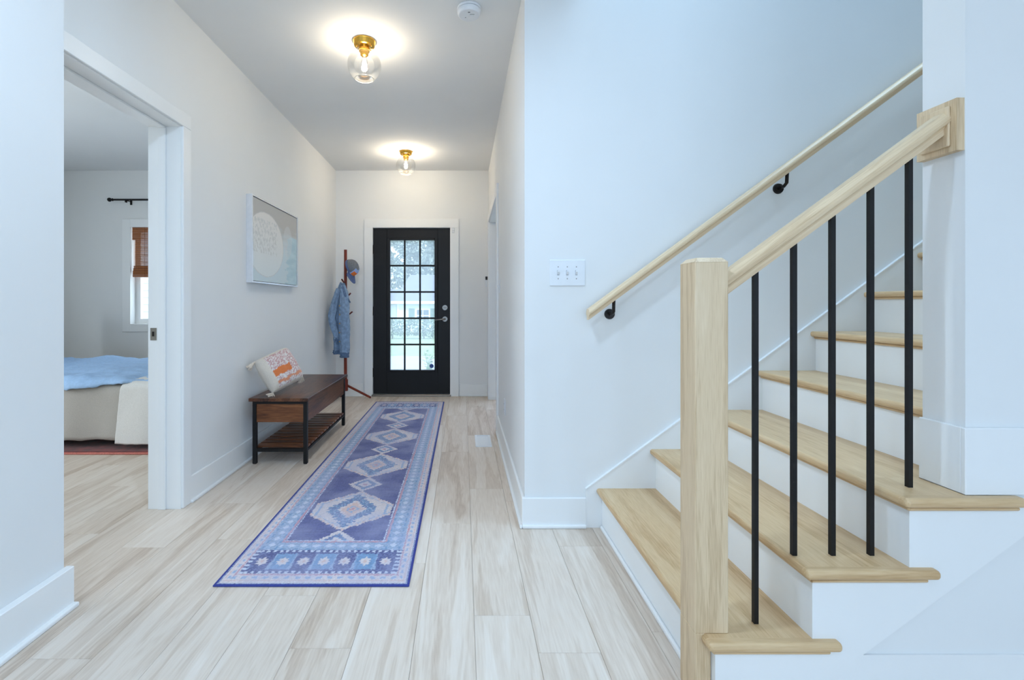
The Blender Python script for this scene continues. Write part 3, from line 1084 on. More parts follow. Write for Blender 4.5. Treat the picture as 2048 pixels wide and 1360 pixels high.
U, V = np.meshgrid(np.linspace(0, 1, nu), np.linspace(0, 1, nv))


def lerp(a, b, t):
    t = np.clip(t, 0, 1)[..., None]
    return np.asarray(a[:3]) * (1 - t) + np.asarray(b[:3]) * t


nz = np.array([[fbm(u * 5, v * 14) for u in np.linspace(0, 1, nu)] for v in np.linspace(0, 1, nv)])
nzf = np.array([[fbm(u * 40, v * 18, 3) for u in np.linspace(0, 1, nu)] for v in np.linspace(0, 1, nv)])
img = lerp(srgb(212, 226, 230), srgb(196, 194, 190), (V - 0.45 + nz * .12) / 0.3)
img = np.where((((U - .55) / .55 + nz * .2 > 0.35) & (V < .68))[..., None], lerp(srgb(205, 226, 232), srgb(186, 212, 220), (nz + .6)), img)
e1 = ((U - 0.27) / 0.37) ** 2 + ((V - 0.47) / 0.40) ** 2
spots = (nzf > 0.12) & (V > .35) & (V < .78) & (U < .5)
c_oval = lerp(srgb(228, 236, 236), srgb(238, 232, 226), V)
c_oval = np.where(spots[..., None], np.asarray(srgb(216, 217, 214)[:3]), c_oval)
img = np.where((e1 < 1)[..., None], c_oval, img)
img = np.where(((e1 > 1) & (e1 < 1.04))[..., None], np.asarray(srgb(214, 214, 212)[:3]), img)
e2 = ((U - 0.76) / 0.11) ** 2 + ((V - 0.60) / 0.22) ** 2
img = np.where(((e2 < 1) & (e1 > 1.04))[..., None], img * .6 + np.asarray(srgb(222, 226, 228)[:3]) * .4, img)
verts = np.stack([np.full(U.size, PD - 0.006), 0.016 + (PWd - 0.032) * U.ravel(), 0.016 + (PHt - 0.032) * V.ravel()], 1)
pyobj('canvas', verts, grid_faces(nu, nv), attr_mat('painted_canvas', 0.6, 300, 0.15), pic, cols=img.reshape(-1, 3))

# ------------------------------------------------------------------ runner rug
RW, RL = 0.785, 3.53
rug = thing('runner_rug', 'long faded blue runner rug with cream medallions on the hall floor', 'rug', (-1.0, 1.875, 0))
nu, nv = 225, 1009
u1, v1 = np.linspace(0.008, RW - 0.008, nu), np.linspace(0.008, RL - 0.008, nv)
U, V = np.meshgrid(u1, v1)
jit = (NPR.random((2, nv // 2 + 1, nu // 2 + 1)) - .5).repeat(2, 1).repeat(2, 2)[:, :nv, :nu] * 0.006   # uneven hand-woven edges
U0, V0 = U, V
U, V = U + jit[0] * (np.minimum(U, RW - U) > .02), V + jit[1] * (np.minimum(V, RL - V) > .02)
q = 0.013
Uq, Vq = np.floor(U / q) * q + q / 2, np.floor(V / q) * q + q / 2
du = np.minimum(U, RW - U)
dv = np.minimum(V, RL - V)
r_cell = NPR.random((nv // 2 + 1, nu // 2 + 1)).repeat(2, 0).repeat(2, 1)[:nv, :nu]
r_fine = NPR.random((nv, nu))
r_row = NPR.random(nv)[:, None] * np.ones((1, nu))
NAVY, NAVY2 = np.array(srgb(88, 92, 138)[:3]), np.array(srgb(112, 120, 164)[:3])
LBLUE, TEAL = np.array(srgb(158, 176, 204)[:3]), np.array(srgb(120, 152, 190)[:3])
CREAM, PINK = np.array(srgb(216, 206, 208)[:3]), np.array(srgb(196, 152, 166)[:3])
PEACH, DOT = np.array(srgb(214, 188, 184)[:3]), np.array(srgb(200, 206, 222)[:3])
C3 = lambda c: np.broadcast_to(c, (nv, nu, 3))
S = lambda m, a, b: np.where(m[..., None], a, b)
# field
img = C3(NAVY) * (0.8 + 0.25 * r_row[..., None] + 0.35 * r_cell[..., None])
cuf = Uq - RW / 2
for kk in range(-3, 4):
    # small diamonds between medallions
    vc = RL / 2 + 0.71 * kk
    d_ = np.abs(cuf) / 0.105 + np.abs(Vq - vc) / 0.118
    img = S(d_ < 1.0, C3(CREAM) * (0.9 + .12 * r_cell[..., None]), img)
    img = S(d_ < 0.72, S(r_cell > .45, C3(TEAL), C3(NAVY2)), img)
    img = S(d_ < 0.42, C3(CREAM), img)
    img = S(d_ < 0.18, C3(PINK), img)
for kk in range(-2, 2):
    vc = RL / 2 + 0.71 * (kk + 0.5)
    a_, b_ = np.abs(cuf), np.abs(Vq - vc)
    hexm = (a_ < 0.212) & (b_ < 0.245 - 0.82 * a_)
    img = S(hexm, C3(CREAM) * (0.9 + .12 * r_cell[..., None]), img)
    img = S(hexm & (a_ > 0.175) & (a_ < 0.186), C3(LBLUE), img)
    img = S(hexm & (b_ > 0.205 - 0.82 * a_) & (b_ < 0.222 - 0.82 * a_) & (r_cell > .5), C3(LBLUE), img)
    edge = hexm & (b_ > 0.222 - 0.82 * a_)
    img = S(edge & (np.floor(U / 0.015) % 2 == 0), C3(PEACH), img)
    d_ = a_ / 0.135 + b_ / 0.195
    zig = 1.0 + 0.10 * ((np.floor(a_ / 0.02) + np.floor(b_ / 0.02)) % 2)
    img = S(d_ < zig, S(r_cell > .55, C3(TEAL) * .9, S(r_cell > .3, C3(LBLUE), C3(NAVY2))), img)
    img = S(d_ < 0.58, C3(CREAM), img)
    img = S(d_ < 0.46, C3(PEACH), img)
    img = S((d_ < 0.27) & (d_ > .17), C3(LBLUE), img)
    img = S(d_ < 0.10, C3(PINK), img)
    img = S((np.abs(d_ - 0.52) < .05) & (r_cell > .6), C3(PEACH), img)
# light blue flowered border round the field
bs_, be_ = 0.150, 0.346
inb = (du < bs_) | (dv < be_)
img = S(inb, C3(LBLUE) * (0.82 + .3 * r_cell[..., None]), img)
side = np.where(du < bs_, np.abs((V / 0.058) % 1 - .5), np.abs((U / 0.058) % 1 - .5))
mid = np.where(du < bs_, np.abs(du - 0.110), np.abs(dv - 0.310))
img = S(inb & (side + mid / 0.045 < 0.36), C3(DOT), img)
img = S(inb & (np.abs(mid - 0.030) < 0.005) & (side > .25), C3(TEAL), img)
ln = (np.abs(du - bs_) < 0.005) & (dv > be_ - .004) | (np.abs(dv - be_) < 0.005) & (du > bs_ - .004)
img = S(ln, C3(PINK), img)
ln = (np.abs(du - bs_ - .011) < 0.003) & (dv > be_ + .004) | (np.abs(dv - be_ - .011) < 0.003) & (du > bs_ + .004)
img = S(ln, C3(DOT), img)
# end panels with arches and flowers
pn = (dv < 0.272) & (dv > 0.085) & (du > 0.062)
img = S(pn, S(r_cell > .5, C3(NAVY), C3(NAVY2)), img)
cell = 0.090
k_ = np.floor((U - RW / 2) / cell + 0.5)
fu = (U - RW / 2) - k_ * cell
fvv = dv - 0.178
arch = pn & (k_ % 2 == 0) & (np.abs(fu) < 0.044 - 0.10 * np.maximum(0, -fvv)) & (np.abs(fvv) < 0.062)
img = S(arch, C3(TEAL) * (0.9 + .25 * r_cell[..., None]), img)
rim_ = pn & (np.abs(np.abs(fu) - (0.046 - 0.10 * np.maximum(0, -fvv))) < 0.004) & (np.abs(fvv) < 0.066)
img = S(rim_, C3(LBLUE), img)
th = np.arctan2(fvv, fu)
rad = np.hypot(fu, fvv * 0.75)
img = S(pn & (rad < 0.022 + 0.004 * np.cos(th * 8)), C3(CREAM), img)
img = S(pn & (rad < 0.008), C3(PEACH), img)
for dd in (0.094, 0.262):
    img = S((np.abs(dv - dd) < 0.008) & (du > .062), S(np.floor(U / 0.014) % 2 == 0, C3(DOT), C3(NAVY)), img)
img = S(pn & (du < 0.082), S(np.floor(V / 0.014) % 2 == 0, C3(DOT), C3(NAVY)), img)
# outer cream guard with dotted vine, pink lines
d = np.minimum(du, dv)
og = d < 0.062
dv_og = (dv < 0.085)
og = (du < 0.062) | dv_og
img = S(og, C3(CREAM) * (0.92 + .1 * r_fine[..., None]), img)
dd = np.where(dv_og & (dv < du + .012), dv * 0.73, du)
al = np.where(dv_og & (dv < du + .012), U, V)
img = S(og & (np.abs(dd - 0.041) < 0.006) & (np.floor(al / 0.022) % 2 == 0), C3(LBLUE), img)
img = S(og & (np.abs(dd - 0.026) < 0.0025), C3(PEACH), img)
img = S(og & (np.abs(dd - 0.056) < 0.003), C3(PINK), img)
img = S(d < 0.018, S(r_fine > .45, C3(NAVY), C3(LBLUE)), img)
img = img * (0.9 + 0.2 * r_fine[..., None])
# weathered fade
fade = np.array([[fbm(a * 6, b * 6, 2) for a in u1[::5]] for b in v1[::5]]).repeat(5, 0).repeat(5, 1)[:nv, :nu]
fade = np.clip(0.18 + fade * 0.4, 0, .4)[..., None]
img = img * (1 - fade) + np.array(srgb(168, 172, 204)[:3]) * fade
verts = np.stack([U0.ravel(), V0.ravel(), np.full(U0.size, 0.0062)], 1)
pyobj('pile', verts, grid_faces(nu, nv), attr_mat('rug_weave', 0.95, 700, 0.5, sheen=0.15), rug, cols=img.reshape(-1, 3))
RBIND = plain('rug_binding', srgb(52, 62, 138), 0.85, var=0.12, nscale=200, bump=0.4)
for b_ in ((0, RW, 0, 0.011), (0, RW, RL - 0.011, RL), (0, 0.011, 0.011, RL - 0.011), (RW - 0.011, RW, 0.011, RL - 0.011)):
    obj('binding', B(b_[0], b_[1], b_[2], b_[3], 0, 0.0075, 0.0025, 1), RBIND, rug)
obj('backing', boxes((0.008, RW - 0.008, 0.008, RL - 0.008, 0, 0.0055)), RBIND, rug)

# ------------------------------------------------------------------ bench
bn = thing('storage_bench', 'walnut storage bench with black metal legs and slatted shelf by the left wall', 'bench', (-1.292, 3.85, 0))
BX, BY = 0.192, 0.537      # leg outer half sizes
obj('lid', B(-0.208, 0.208, -0.565, 0.565, 0.447, 0.470, 0.002, 1), WALNUT_Y, bn)
lg = 0.026
for sx in (-1, 1):
    for sy in (-1, 1):
        x0, x1 = sorted((sx * BX, sx * (BX - lg)))
        y0, y1 = sorted((sy * BY, sy * (BY - lg)))
        l_ = obj('leg', boxes((x0, x1, y0, y1, 0.004, 0.447)), BLACKM, bn)
        obj('foot_pad', boxes((x0 + 0.004, x1 - 0.004, y0 + 0.004, y1 - 0.004, 0.0, 0.004)), BLACKM, l_)
for sy in (-1, 1):
    y0, y1 = sorted((sy * BY, sy * (BY - lg)))
    obj('top_bar', boxes((-BX + lg, BX - lg, y0, y1, 0.425, 0.447)), BLACKM, bn)
    obj('shelf_bar', boxes((-BX + lg, BX - lg, y0, y1, 0.088, 0.110)), BLACKM, bn)
    y0, y1 = sorted((sy * (BY - 0.008), sy * (BY - 0.022)))
    obj('end_panel', boxes((-BX + lg, BX - lg, y0, y1, 0.295, 0.425)), WALNUT_X, bn)
for sx in (-1, 1):
    x0, x1 = sorted((sx * (BX - 0.002), sx * (BX - lg)))
    obj('shelf_rail', boxes((x0, x1, -BY + lg, BY - lg, 0.088, 0.104)), BLACKM, bn)
    x0, x1 = sorted((sx * (BX - 0.006), sx * (BX - 0.022)))
    obj('side_panel', boxes((x0, x1, -BY + lg, BY - lg, 0.295, 0.447)), WALNUT_Y, bn)
obj('box_floor', boxes((-BX + lg, BX - lg, -BY + lg, BY - lg, 0.295, 0.305)), WALNUT_Y, bn)
ns = 13
sw_ = (2 * BY - 2 * lg) / ns
for k in range(ns):
    y = -BY + lg + k * sw_
    obj('slat', B(-BX + 0.012, BX - 0.004, y + 0.003, y + sw_ - 0.014, 0.110, 0.123, 0.0015, 1), WALNUT_X, bn)

# ------------------------------------------------------------------ pillow
pu, pv = Vector((0.19, 0.25, 0.1055)), Vector((-0.134, 0.010, 0.217))
pu.normalize()
pv = (pv - pu * pv.dot(pu)).normalized()
pn_ = pu.cross(pv)
PSZ, PTH = 0.305, 0.10
pil = thing('throw_pillow', 'cream tufted throw pillow with pink and orange patches leaning on the bench', 'pillow', (-1.368, 3.50, 0.63))
n = 49
vt, cl = [], []
PC = {k: np.array(srgb(*v)[:3]) for k, v in dict(cream=(226, 214, 198), white=(232, 226, 220), pink=(206, 164, 160), orange=(226, 128, 74), peach=(232, 178, 150)).items()}


def pillow_pt(a, b, s):
    e = (1 - abs(a) ** 2.4) * (1 - abs(b) ** 2.4)
    rnd = 1 - 0.13 * a * a * b * b
    a, b = a * rnd, b * rnd
    t = PTH * max(e, 0) ** 0.48
    pin = 1 - 0.10 * (1 - b * b) * abs(a) ** 3
    pin2 = 1 - 0.10 * (1 - a * a) * abs(b) ** 3
    w = fbm(a * 2, b * 2, s) * 0.006
    return pu * (a * PSZ / 2 * pin) + pv * (b * PSZ / 2 * pin2) + pn_ * (s * t + w * (e > 0.02))


def pillow_col(a, b):
    r = random.random()
    wob = fbm(a * 3, b * 3) * 0.12
    if a < -0.60 + wob * .3 or b > 0.80:
        return PC['cream']
    y = b + wob * 0.6
    if y > 0.05:
        return PC['pink'] if r > .42 else PC['white']
    if y > -0.30:
        return PC['orange'] if a < 0.30 else (PC['pink'] if r > .3 else PC['white'])
    if y > -0.52:
        return PC['white'] if r > .35 else PC['pink']
    if y > -0.66:
        return PC['orange'] * .5 + PC['peach'] * .5
    if y > -0.85:
        return PC['white'] if r > .3 else PC['pink']
    return PC['cream']


for s in (1, -1):
    for j in range(n):
        for i in range(n):
            a, b = -1 + 2 * i / (n - 1), -1 + 2 * j / (n - 1)
            p = pillow_pt(a, b, s)
            c_ = pillow_col(a, b) if s > 0 else PC['cream']
            vt.append(p)
            cl.append(c_)
g = grid_faces(n, n)
fs = g + [tuple(n * n + q_ for q_ in f_[::-1]) for f_ in g]
zmin = min(p.z for p in vt)
cover = pyobj('cover', vt, fs, attr_mat('tufted_cotton', 0.95, 260, 0.9, sheen=0.3), pil, smooth=True, cols=np.array(cl))
TASS = plain('tassel_yarn', srgb(226, 212, 196), 0.95, var=0.12, nscale=120, bump=0.5)
for (a, b) in ((-1, 1), (-1, -1), (1, 1), (1, -1)):
    c0 = pu * (a * PSZ / 2 * .855) + pv * (b * PSZ / 2 * .855)
    ta = bmesh.new()
    rr = random.Random(int(a * 3 + b * 7 + 20))
    dirv = (pu * a + pv * b).normalized() * 0.6 + Vector((0, -0.2, -0.9))
    if b < 0 and a < 0:
        dirv = Vector((0.1, -0.9, -0.25)) + pu * a * .3
    if a > 0 and b < 0:
        dirv = -pn_ * 0.8 + Vector((0, 0, -0.3))
    for k in range(26):
        d_ = (dirv.normalized() + Vector((rr.uniform(-.45, .45), rr.uniform(-.45, .45), rr.uniform(-.3, .3)))).normalized()
        tube(c0, c0 + d_ * rr.uniform(0.05, 0.068), 0.0045, 0.0038, 5, ta)
    obj('tassel', ta, TASS, pil)
pil.location.z = 0.471 - zmin + 0.012

# ------------------------------------------------------------------ coat rack, jacket, cap
PXc, PYc = -1.375, 5.50
ck = thing('coat_rack', 'reddish wooden coat rack with peg hooks standing in the corner beside the front door', 'coat rack', (PXc, PYc, 0))
pole = bmesh.new()
for z0, z1, r in ((0.12, 1.02, 0.0185), (1.02, 1.765, 0.0175)):
    tube((0, 0, z0), (0, 0, z1), r, n=18, bm=pole)
obj('pole', pole, CHERRY, ck)
obj('hub', lathe([(0.0, 0.115), (0.026, 0.115), (0.029, 0.12), (0.029, 0.245), (0.026, 0.25), (0.0, 0.25)], 8), CHERRY, ck)
for fx, fy in ((0.275, 0.10), (-0.135, -0.14), (-0.10, 0.17)):
    d_ = Vector((fx, fy, 0)).normalized()
    l_ = obj('leg', tube(d_ * 0.02 + Vector((0, 0, 0.175)), Vector((fx, fy, 0.016)), 0.014, 0.013, 12), CHERRY, ck)
for z, (ax, ay) in ((1.55, (0.9, -0.3)), (1.20, (0.85, -0.5)), (0.985, (0.9, 0.3)), (1.36, (-0.3, -0.95)), (1.62, (-0.3, 0.95))):
    d_ = Vector((ax, ay, 0)).normalized()
    pg = obj('peg', tube(d_ * 0.012 + Vector((0, 0, z)), d_ * 0.08 + Vector((0, 0, z + 0.055)), 0.008, 0.009, 10), CHERRY, ck)

DENIM = plain('washed_denim', srgb(132, 156, 184), 0.9, var=0.22, nscale=34, bump=0.5, sheen=0.2)
DENIMD = plain('denim_seam', srgb(92, 114, 144), 0.9, var=0.2, nscale=60)
jk = thing('denim_jacket', 'light blue denim jacket hanging from the coat rack', 'jacket', (-1.40, PYc - 0.10, 0.95))


def loft(name, secs, mat, parent, n=56, folds=7, amp=0.010, seed=0, sub=8):
    """secs: (z, x_left, x_right, y_centre, half_depth); closed fold-rippled tube through the sections"""
    secs = sorted(secs, key=lambda s_: -s_[0])
    Zs = np.array([-s_[0] for s_ in secs])
    m_ = len(secs) * sub
    zz = np.linspace(Zs[0], Zs[-1], m_)
    cols_ = [np.interp(zz, Zs, [s_[k] for s_ in secs]) for k in range(1, 5)]
    cols_ = [np.convolve(np.pad(c_, 4, 'edge'), np.ones(9) / 9, 'valid') for c_ in cols_]
    vt_ = []
    for j in range(m_):
        xl, xr, yc, hd_ = (c_[j] for c_ in cols_)
        cx, hw = (xl + xr) / 2, (xr - xl) / 2
        fr_ = j / (m_ - 1)
        for i in range(n):
            a = 2 * math.pi * i / n
            ca, sa = math.cos(a), math.sin(a)
            x = cx + hw * math.copysign(abs(ca) ** 0.75, ca)
            y = yc + hd_ * math.copysign(abs(sa) ** 0.75, sa)
            # long hanging folds plus slanting creases
            rip = amp * (0.3 + fr_) * math.sin(a * folds + fr_ * 2.3 + seed)
            rip += amp * 0.8 * max(0.0, math.sin(fr_ * 30 + x * 60 + seed)) ** 3
            rip += 0.014 * fbm(ca * 1.5, sa * 1.5 + fr_ * 6, seed)
            vt_.append((x + ca * rip * .6, y + sa * rip, -zz[j]))
    fc_ = grid_faces(n, m_, True)
    o = pyobj(name, vt_, fc_, mat, parent, smooth=True)
    bm = bmesh.new()
    bm.from_mesh(o.data)
    bm.verts.ensure_lookup_table()
    bm.faces.new([bm.verts[i] for i in range(n)][::-1])
    bm.faces.new([bm.verts[(m_ - 1) * n + i] for i in range(n)])
    bm.to_mesh(o.data)
    bm.free()
    return o


# local coordinates about (-1.40, PYc-0.10, 0.95): body behind, bent left sleeve, front panel with placket on the right
body = [(0.42, -0.005, 0.030, 0.02, 0.030), (0.36, -0.040, 0.055, 0.02, 0.050), (0.26, -0.070, 0.080, 0.02, 0.060), (0.16, -0.090, 0.085, 0.02, 0.065),
        (0.0, -0.095, 0.085, 0.02, 0.065), (-0.18, -0.088, 0.05, 0.02, 0.06), (-0.375, -0.086, 0.04, 0.02, 0.06)]
loft('body', body, DENIM, jk, folds=7, amp=0.008, seed=1)
slv = [(0.39, 0.005, 0.050, -0.040, 0.022), (0.25, 0.005, 0.108, -0.075, 0.036), (0.12, 0.002, 0.112, -0.085, 0.040), (0.0, 0.0, 0.116, -0.09, 0.040), (-0.10, 0.004, 0.122, -0.09, 0.040),
       (-0.25, 0.010, 0.115, -0.09, 0.038), (-0.37, 0.014, 0.110, -0.09, 0.036)]
loft('front_panel', slv, DENIM, jk, folds=6, amp=0.006, seed=4)
loft('hem_band', [(-0.365, 0.012, 0.113, -0.09, 0.040), (-0.425, 0.012, 0.111, -0.09, 0.040)], DENIMD, jk, folds=4, amp=0.003, seed=5, sub=4)
loft('hem_band', [(-0.35, -0.090, 0.030, 0.02, 0.066), (-0.395, -0.089, 0.028, 0.02, 0.066)], DENIMD, jk, folds=7, amp=0.009, seed=1, sub=4)
loft('sleeve', [(0.36, -0.045, 0.005, -0.02, 0.035), (0.25, -0.085, -0.012, -0.035, 0.045), (0.12, -0.112, -0.030, -0.045, 0.045), (0.03, -0.126, -0.045, -0.055, 0.042), (-0.06, -0.112, -0.030, -0.075, 0.04),
                (-0.14, -0.080, -0.008, -0.085, 0.036), (-0.215, -0.052, 0.006, -0.09, 0.03)], DENIM, jk, folds=5, amp=0.006, seed=9)
loft('cuff', [(-0.20, -0.050, 0.010, -0.09, 0.036), (-0.245, -0.038, 0.010, -0.09, 0.034)], DENIMD, jk, folds=3, amp=0.002, seed=2, sub=4)
obj('placket', path_tube([(0.012, -0.085, 0.34), (0.002, -0.118, 0.22), (-0.002, -0.13, 0.05), (0.004, -0.13, -0.15), (0.012, -0.13, -0.36)], 0.004, 6), DENIMD, jk, smooth=True)
cla = bmesh.new()
path_tube([(0.0, -0.02, 0.425), (0.035, -0.065, 0.36), (0.068, -0.09, 0.28), (0.105, -0.08, 0.215), (0.112, -0.04, 0.20)], [0.010, 0.015, 0.017, 0.014, 0.008], 10, cla)
obj('collar', cla, DENIMD, jk, smooth=True)
obj('hanging_loop', path_tube([(0.01, 0.0, 0.41), (0.018, 0.03, 0.43), (0.03, 0.03, 0.415)], 0.003, 6), DENIMD, jk)
for zb_ in (0.16, 0.06, -0.04, -0.14, -0.24):
    obj('button', tube((0.018, -0.128, zb_), (0.018, -0.138, zb_), 0.006, n=10), BRASS, jk)
cp = thing('trucker_cap', 'grey and blue cap with orange front panel hanging on a coat rack peg', 'cap', (-1.312, PYc - 0.05, 1.545))
cz_ = Vector((0.90, -0.28, 0.34)).normalized()        # crown direction
cx_ = Vector((0.34, 0.0, -0.94))                    # brim direction
cx_ = (cx_ - cz_ * cx_.dot(cz_)).normalized()
cy_ = cz_.cross(cx_)


def capP(x, y, z):
    return cx_ * x + cy_ * y + cz_ * z


CA, CB, CH = 0.098, 0.082, 0.105
MESHC = plain('cap_mesh', srgb(118, 122, 128), 0.9, var=0.3, nscale=160)
CAPB = plain('cap_blue', srgb(92, 108, 148), 0.9, var=0.15, nscale=60)
CAPO = plain('cap_orange', srgb(232, 122, 52), 0.85, var=0.1, nscale=60)
CAPW = plain('cap_pale_blue', srgb(150, 172, 218), 0.85, var=0.1, nscale=60)


def crown(name, th0, th1, ph0, ph1, mat, off=0.0, nn=18, mm=12):
    vt_ = []
    for j in range(mm):
        ph = ph0 + (ph1 - ph0) * j / (mm - 1)
        for i in range(nn):
            th_ = th0 + (th1 - th0) * i / (nn - 1)
            r_ = math.cos(ph) ** 0.7
            vt_.append(capP((CA + off) * r_ * math.cos(th_), (CB + off) * r_ * math.sin(th_), (CH + off) * math.sin(ph) ** 0.9))
    o = pyobj(name, vt_, grid_faces(nn, mm), mat, cp, smooth=True)
    sm = o.modifiers.new('thickness', 'SOLIDIFY')
    sm.thickness = 0.003
    return o


crown('crown', 0, 2 * math.pi, 0.0, math.pi / 2 * .98, MESHC, nn=40)
crown('front_panel', -0.95, 0.95, 0.05, 1.05, CAPW, 0.003)
crown('front_patch', -0.80, -0.05, 0.12, 0.62, CAPO, 0.006)
crown('sweatband', 0, 2 * math.pi, 0.0, 0.22, CAPB, 0.002, nn=40, mm=5)
obj('button', lathe([(0.0, 0.006), (0.006, 0.004), (0.008, 0.0), (0.0, -0.001)], 12), CAPB, cp, loc=cz_ * CH)
vt_ = []
for j in range(9):
    for i in range(21):
        th_ = -1.15 + 2.3 * i / 20
        ex = 0.088 * (j / 8) * math.cos(th_ * 1.25) ** 0.6 if abs(th_ * 1.25) < math.pi / 2 else 0
        x = CA * math.cos(th_) + ex
        y = CB * math.sin(th_) * (1 + 0.04 * j / 8)
        vt_.append(capP(x, y, 0.004 - 1.9 * y * y * (0.6 + j / 16) - 0.02 * (j / 8)))
br = pyobj('brim', vt_, grid_faces(21, 9), CAPB, cp, smooth=True)
sm = br.modifiers.new('thickness', 'SOLIDIFY')
sm.thickness = 0.004

# ------------------------------------------------------------------ bedroom: rug, bed, covers
rr_ = thing('bedroom_rug', 'dark red area rug with a pink edge under the bed', 'rug', (-3.2, 3.52, 0))
REDR = plain('red_pile', srgb(110, 26, 24), 0.95, var=0.5, nscale=22, bump=0.6, sheen=0.2)
obj('pile', B(-1.2, 1.28, 0.02, 1.9, 0, 0.016, 0.004, 1), REDR, rr_)
obj('fringe', B(-1.2, 1.28, 0.0, 0.022, 0, 0.014, 0.005, 1), plain('rug_edge', srgb(196, 116, 104), 0.95, var=0.2, nscale=90, bump=0.5), rr_)
bd = thing('bed', 'low bed seen through the bedroom doorway', 'bed', (-3.4, 4.40, 0))
GREYW = plain('bed_base_grey', srgb(96, 90, 86), 0.7)
obj('mattress', B(-1.1, 1.1, -0.74, 0.74, 0.27, 0.50, 0.05, 3), plain('mattress_ticking', srgb(222, 220, 214), 0.9), bd)
obj('base', B(-1.08, 1.08, -0.72, 0.72, 0.12, 0.27, 0.01, 1), GREYW, bd)
for sx in (-1, 1):
    for sy in (-1, 1):
        obj('leg', boxes((sx * 1.0 - 0.03, sx * 1.0 + 0.03, sy * 0.65 - 0.03, sy * 0.65 + 0.03, 0.016, 0.12)), GREYW, bd)
obj('headboard', B(-1.18, -1.11, -0.78, 0.78, 0.016, 1.05, 0.02, 2), GREYW, bd)


def cover_sheet(name, label, cat, mat, x0, x1, y_near, z_top, z_low, y_far, wr, seed, skew=0.0, lowvar=0.0, thick=0.006):
    """cloth laid over the bed top and hanging down the near side; path runs from far edge to hem"""
    nx, nt = 90, 70
    vt_ = []
    Ltop, Lside = y_far - y_near, z_top - z_low
    rad = 0.06
    for j in range(nt):
        for i in range(nx):
            fx = i / (nx - 1)
            x = x0 + (x1 - x0) * fx
            s_ = (Ltop + Lside + lowvar * (fbm(x * 5, seed) + .6 * math.sin(x * 4 + seed))) * j / (nt - 1)
            side_t = (s_ - Ltop) / Lside
            xx = x + (skew * max(0, side_t) ** 0.8 if fx < .5 else 0) * (1 - fx * 2)
            if s_ < Ltop - rad:
                y, z = y_far - s_, z_top
            elif s_ < Ltop + rad:
                t_ = (s_ - (Ltop - rad)) / (2 * rad) * math.pi / 2
                y, z = y_near + rad - rad * math.sin(t_), z_top - rad + rad * math.cos(t_)
            else:
                y, z = y_near, z_top - (s_ - Ltop)
            w = wr * (fbm(x * 3, s_ * 3, seed) + .5 * fbm(x * 9, s_ * 9, seed + 3))
            if s_ < Ltop:
                z += w
            else:
                k_ = min(1, (s_ - Ltop) / .1)
                y -= abs(w) * 1.0 + 0.014 * k_ * (1 + math.sin(x * 16 + seed + s_ * 2)) * side_t
                z += w * (1 - k_)
            vt_.append((xx, y, z))
    o = pyobj(name, vt_, grid_faces(nx, nt), mat, smooth=True)
    m_ = o.modifiers.new('thickness', 'SOLIDIFY')
    m_.thickness = thick
    m_.offset = 1
    return tag(o, label, cat)


cover_sheet('bed_coverlet', 'grey linen coverlet hanging down the side of the bed', 'bedding', plain('grey_linen', srgb(178, 172, 164), 0.95, var=0.06, nscale=160, bump=0.3),
            -4.45, -2.25, 3.635, 0.515, 0.075, 5.15, 0.007, 3, lowvar=0.02)
cover_sheet('blue_quilt', 'rumpled light blue quilt on top of the bed', 'bedding', plain('blue_cotton', srgb(164, 196, 232), 0.9, var=0.06, nscale=60, bump=0.2),
            -4.40, -2.27, 3.622, 0.545, 0.505, 5.17, 0.03, 8, lowvar=0.05, thick=0.012)
cover_sheet('white_throw', 'off white throw blanket hanging over the right end of the bed', 'blanket', plain('white_throw_cotton', srgb(226, 224, 220), 0.95, var=0.04, nscale=120, bump=0.3),
            -2.62, -2.24, 3.604, 0.532, 0.055, 4.0, 0.005, 14, skew=-0.05, lowvar=0.01)

# ------------------------------------------------------------------ outside the front door
LAWN = plain('lawn_grass', srgb(142, 158, 118), 0.95, var=0.25, nscale=2.5, bump=0.3)
CONC = plain('concrete', srgb(172, 172, 172), 0.9, var=0.06, nscale=3, bump=0.2)


def gz(y):
    return -0.15 - 0.027 * (y - YB)


def ground_strip(name, x0, x1, y0, y1, mat, label, cat, lift=0.0):
    bm = bmesh.new()
    prism([(y0, gz(y0) + lift), (y1, gz(y1) + lift), (y1, gz(y1) - 0.3), (y0, gz(y0) - 0.3)], x0, x1, 'X', bm)
    return tag(obj(name, bm, mat), label, cat, kind='structure')


ground_strip('lawn', -60, 60, YB + 0.3, 80, LAWN, 'sunlit green lawn beyond the front door', 'lawn')
ground_strip('driveway', -7.5, 3.0, YB + 0.9, 13.2, CONC, 'pale concrete drive outside the front door', 'driveway', 0.02)
tag(obj('porch_slab', boxes((-2.6, 1.2, YB + 0.14, YB + 1.5, -0.4, -0.06)), CONC), 'concrete porch slab at the front door', 'porch', kind='structure')


def leaf_cloud(centers, sizes, count, leaf, rng):
    """random leaf quads on/in ellipsoid clumps -> verts, faces"""
    vt_, fc_ = [], []
    k = 0
    w_ = np.array([s_[0] * s_[1] for s_ in sizes])
    w_ = w_ / w_.sum()
    ids = rng.choice(len(centers), count, p=w_)
    for ci in ids:
        d_ = rng.normal(size=3)
        d_ /= np.linalg.norm(d_)
        r_ = 0.75 + 0.3 * rng.random()
        p = np.array(centers[ci]) + d_ * np.array(sizes[ci]) * r_
        a = rng.normal(size=3)
        a /= np.linalg.norm(a)
        b = np.cross(a, rng.normal(size=3))
        b /= np.linalg.norm(b)
        l_ = leaf * (0.7 + .6 * rng.random())
        for q_ in ((-a * l_), (b * l_ * .5), (a * l_), (-b * l_ * .5)):
            vt_.append(p + q_)
        fc_.append((k, k + 1, k + 2, k + 3))
        k += 4
    return vt_, fc_


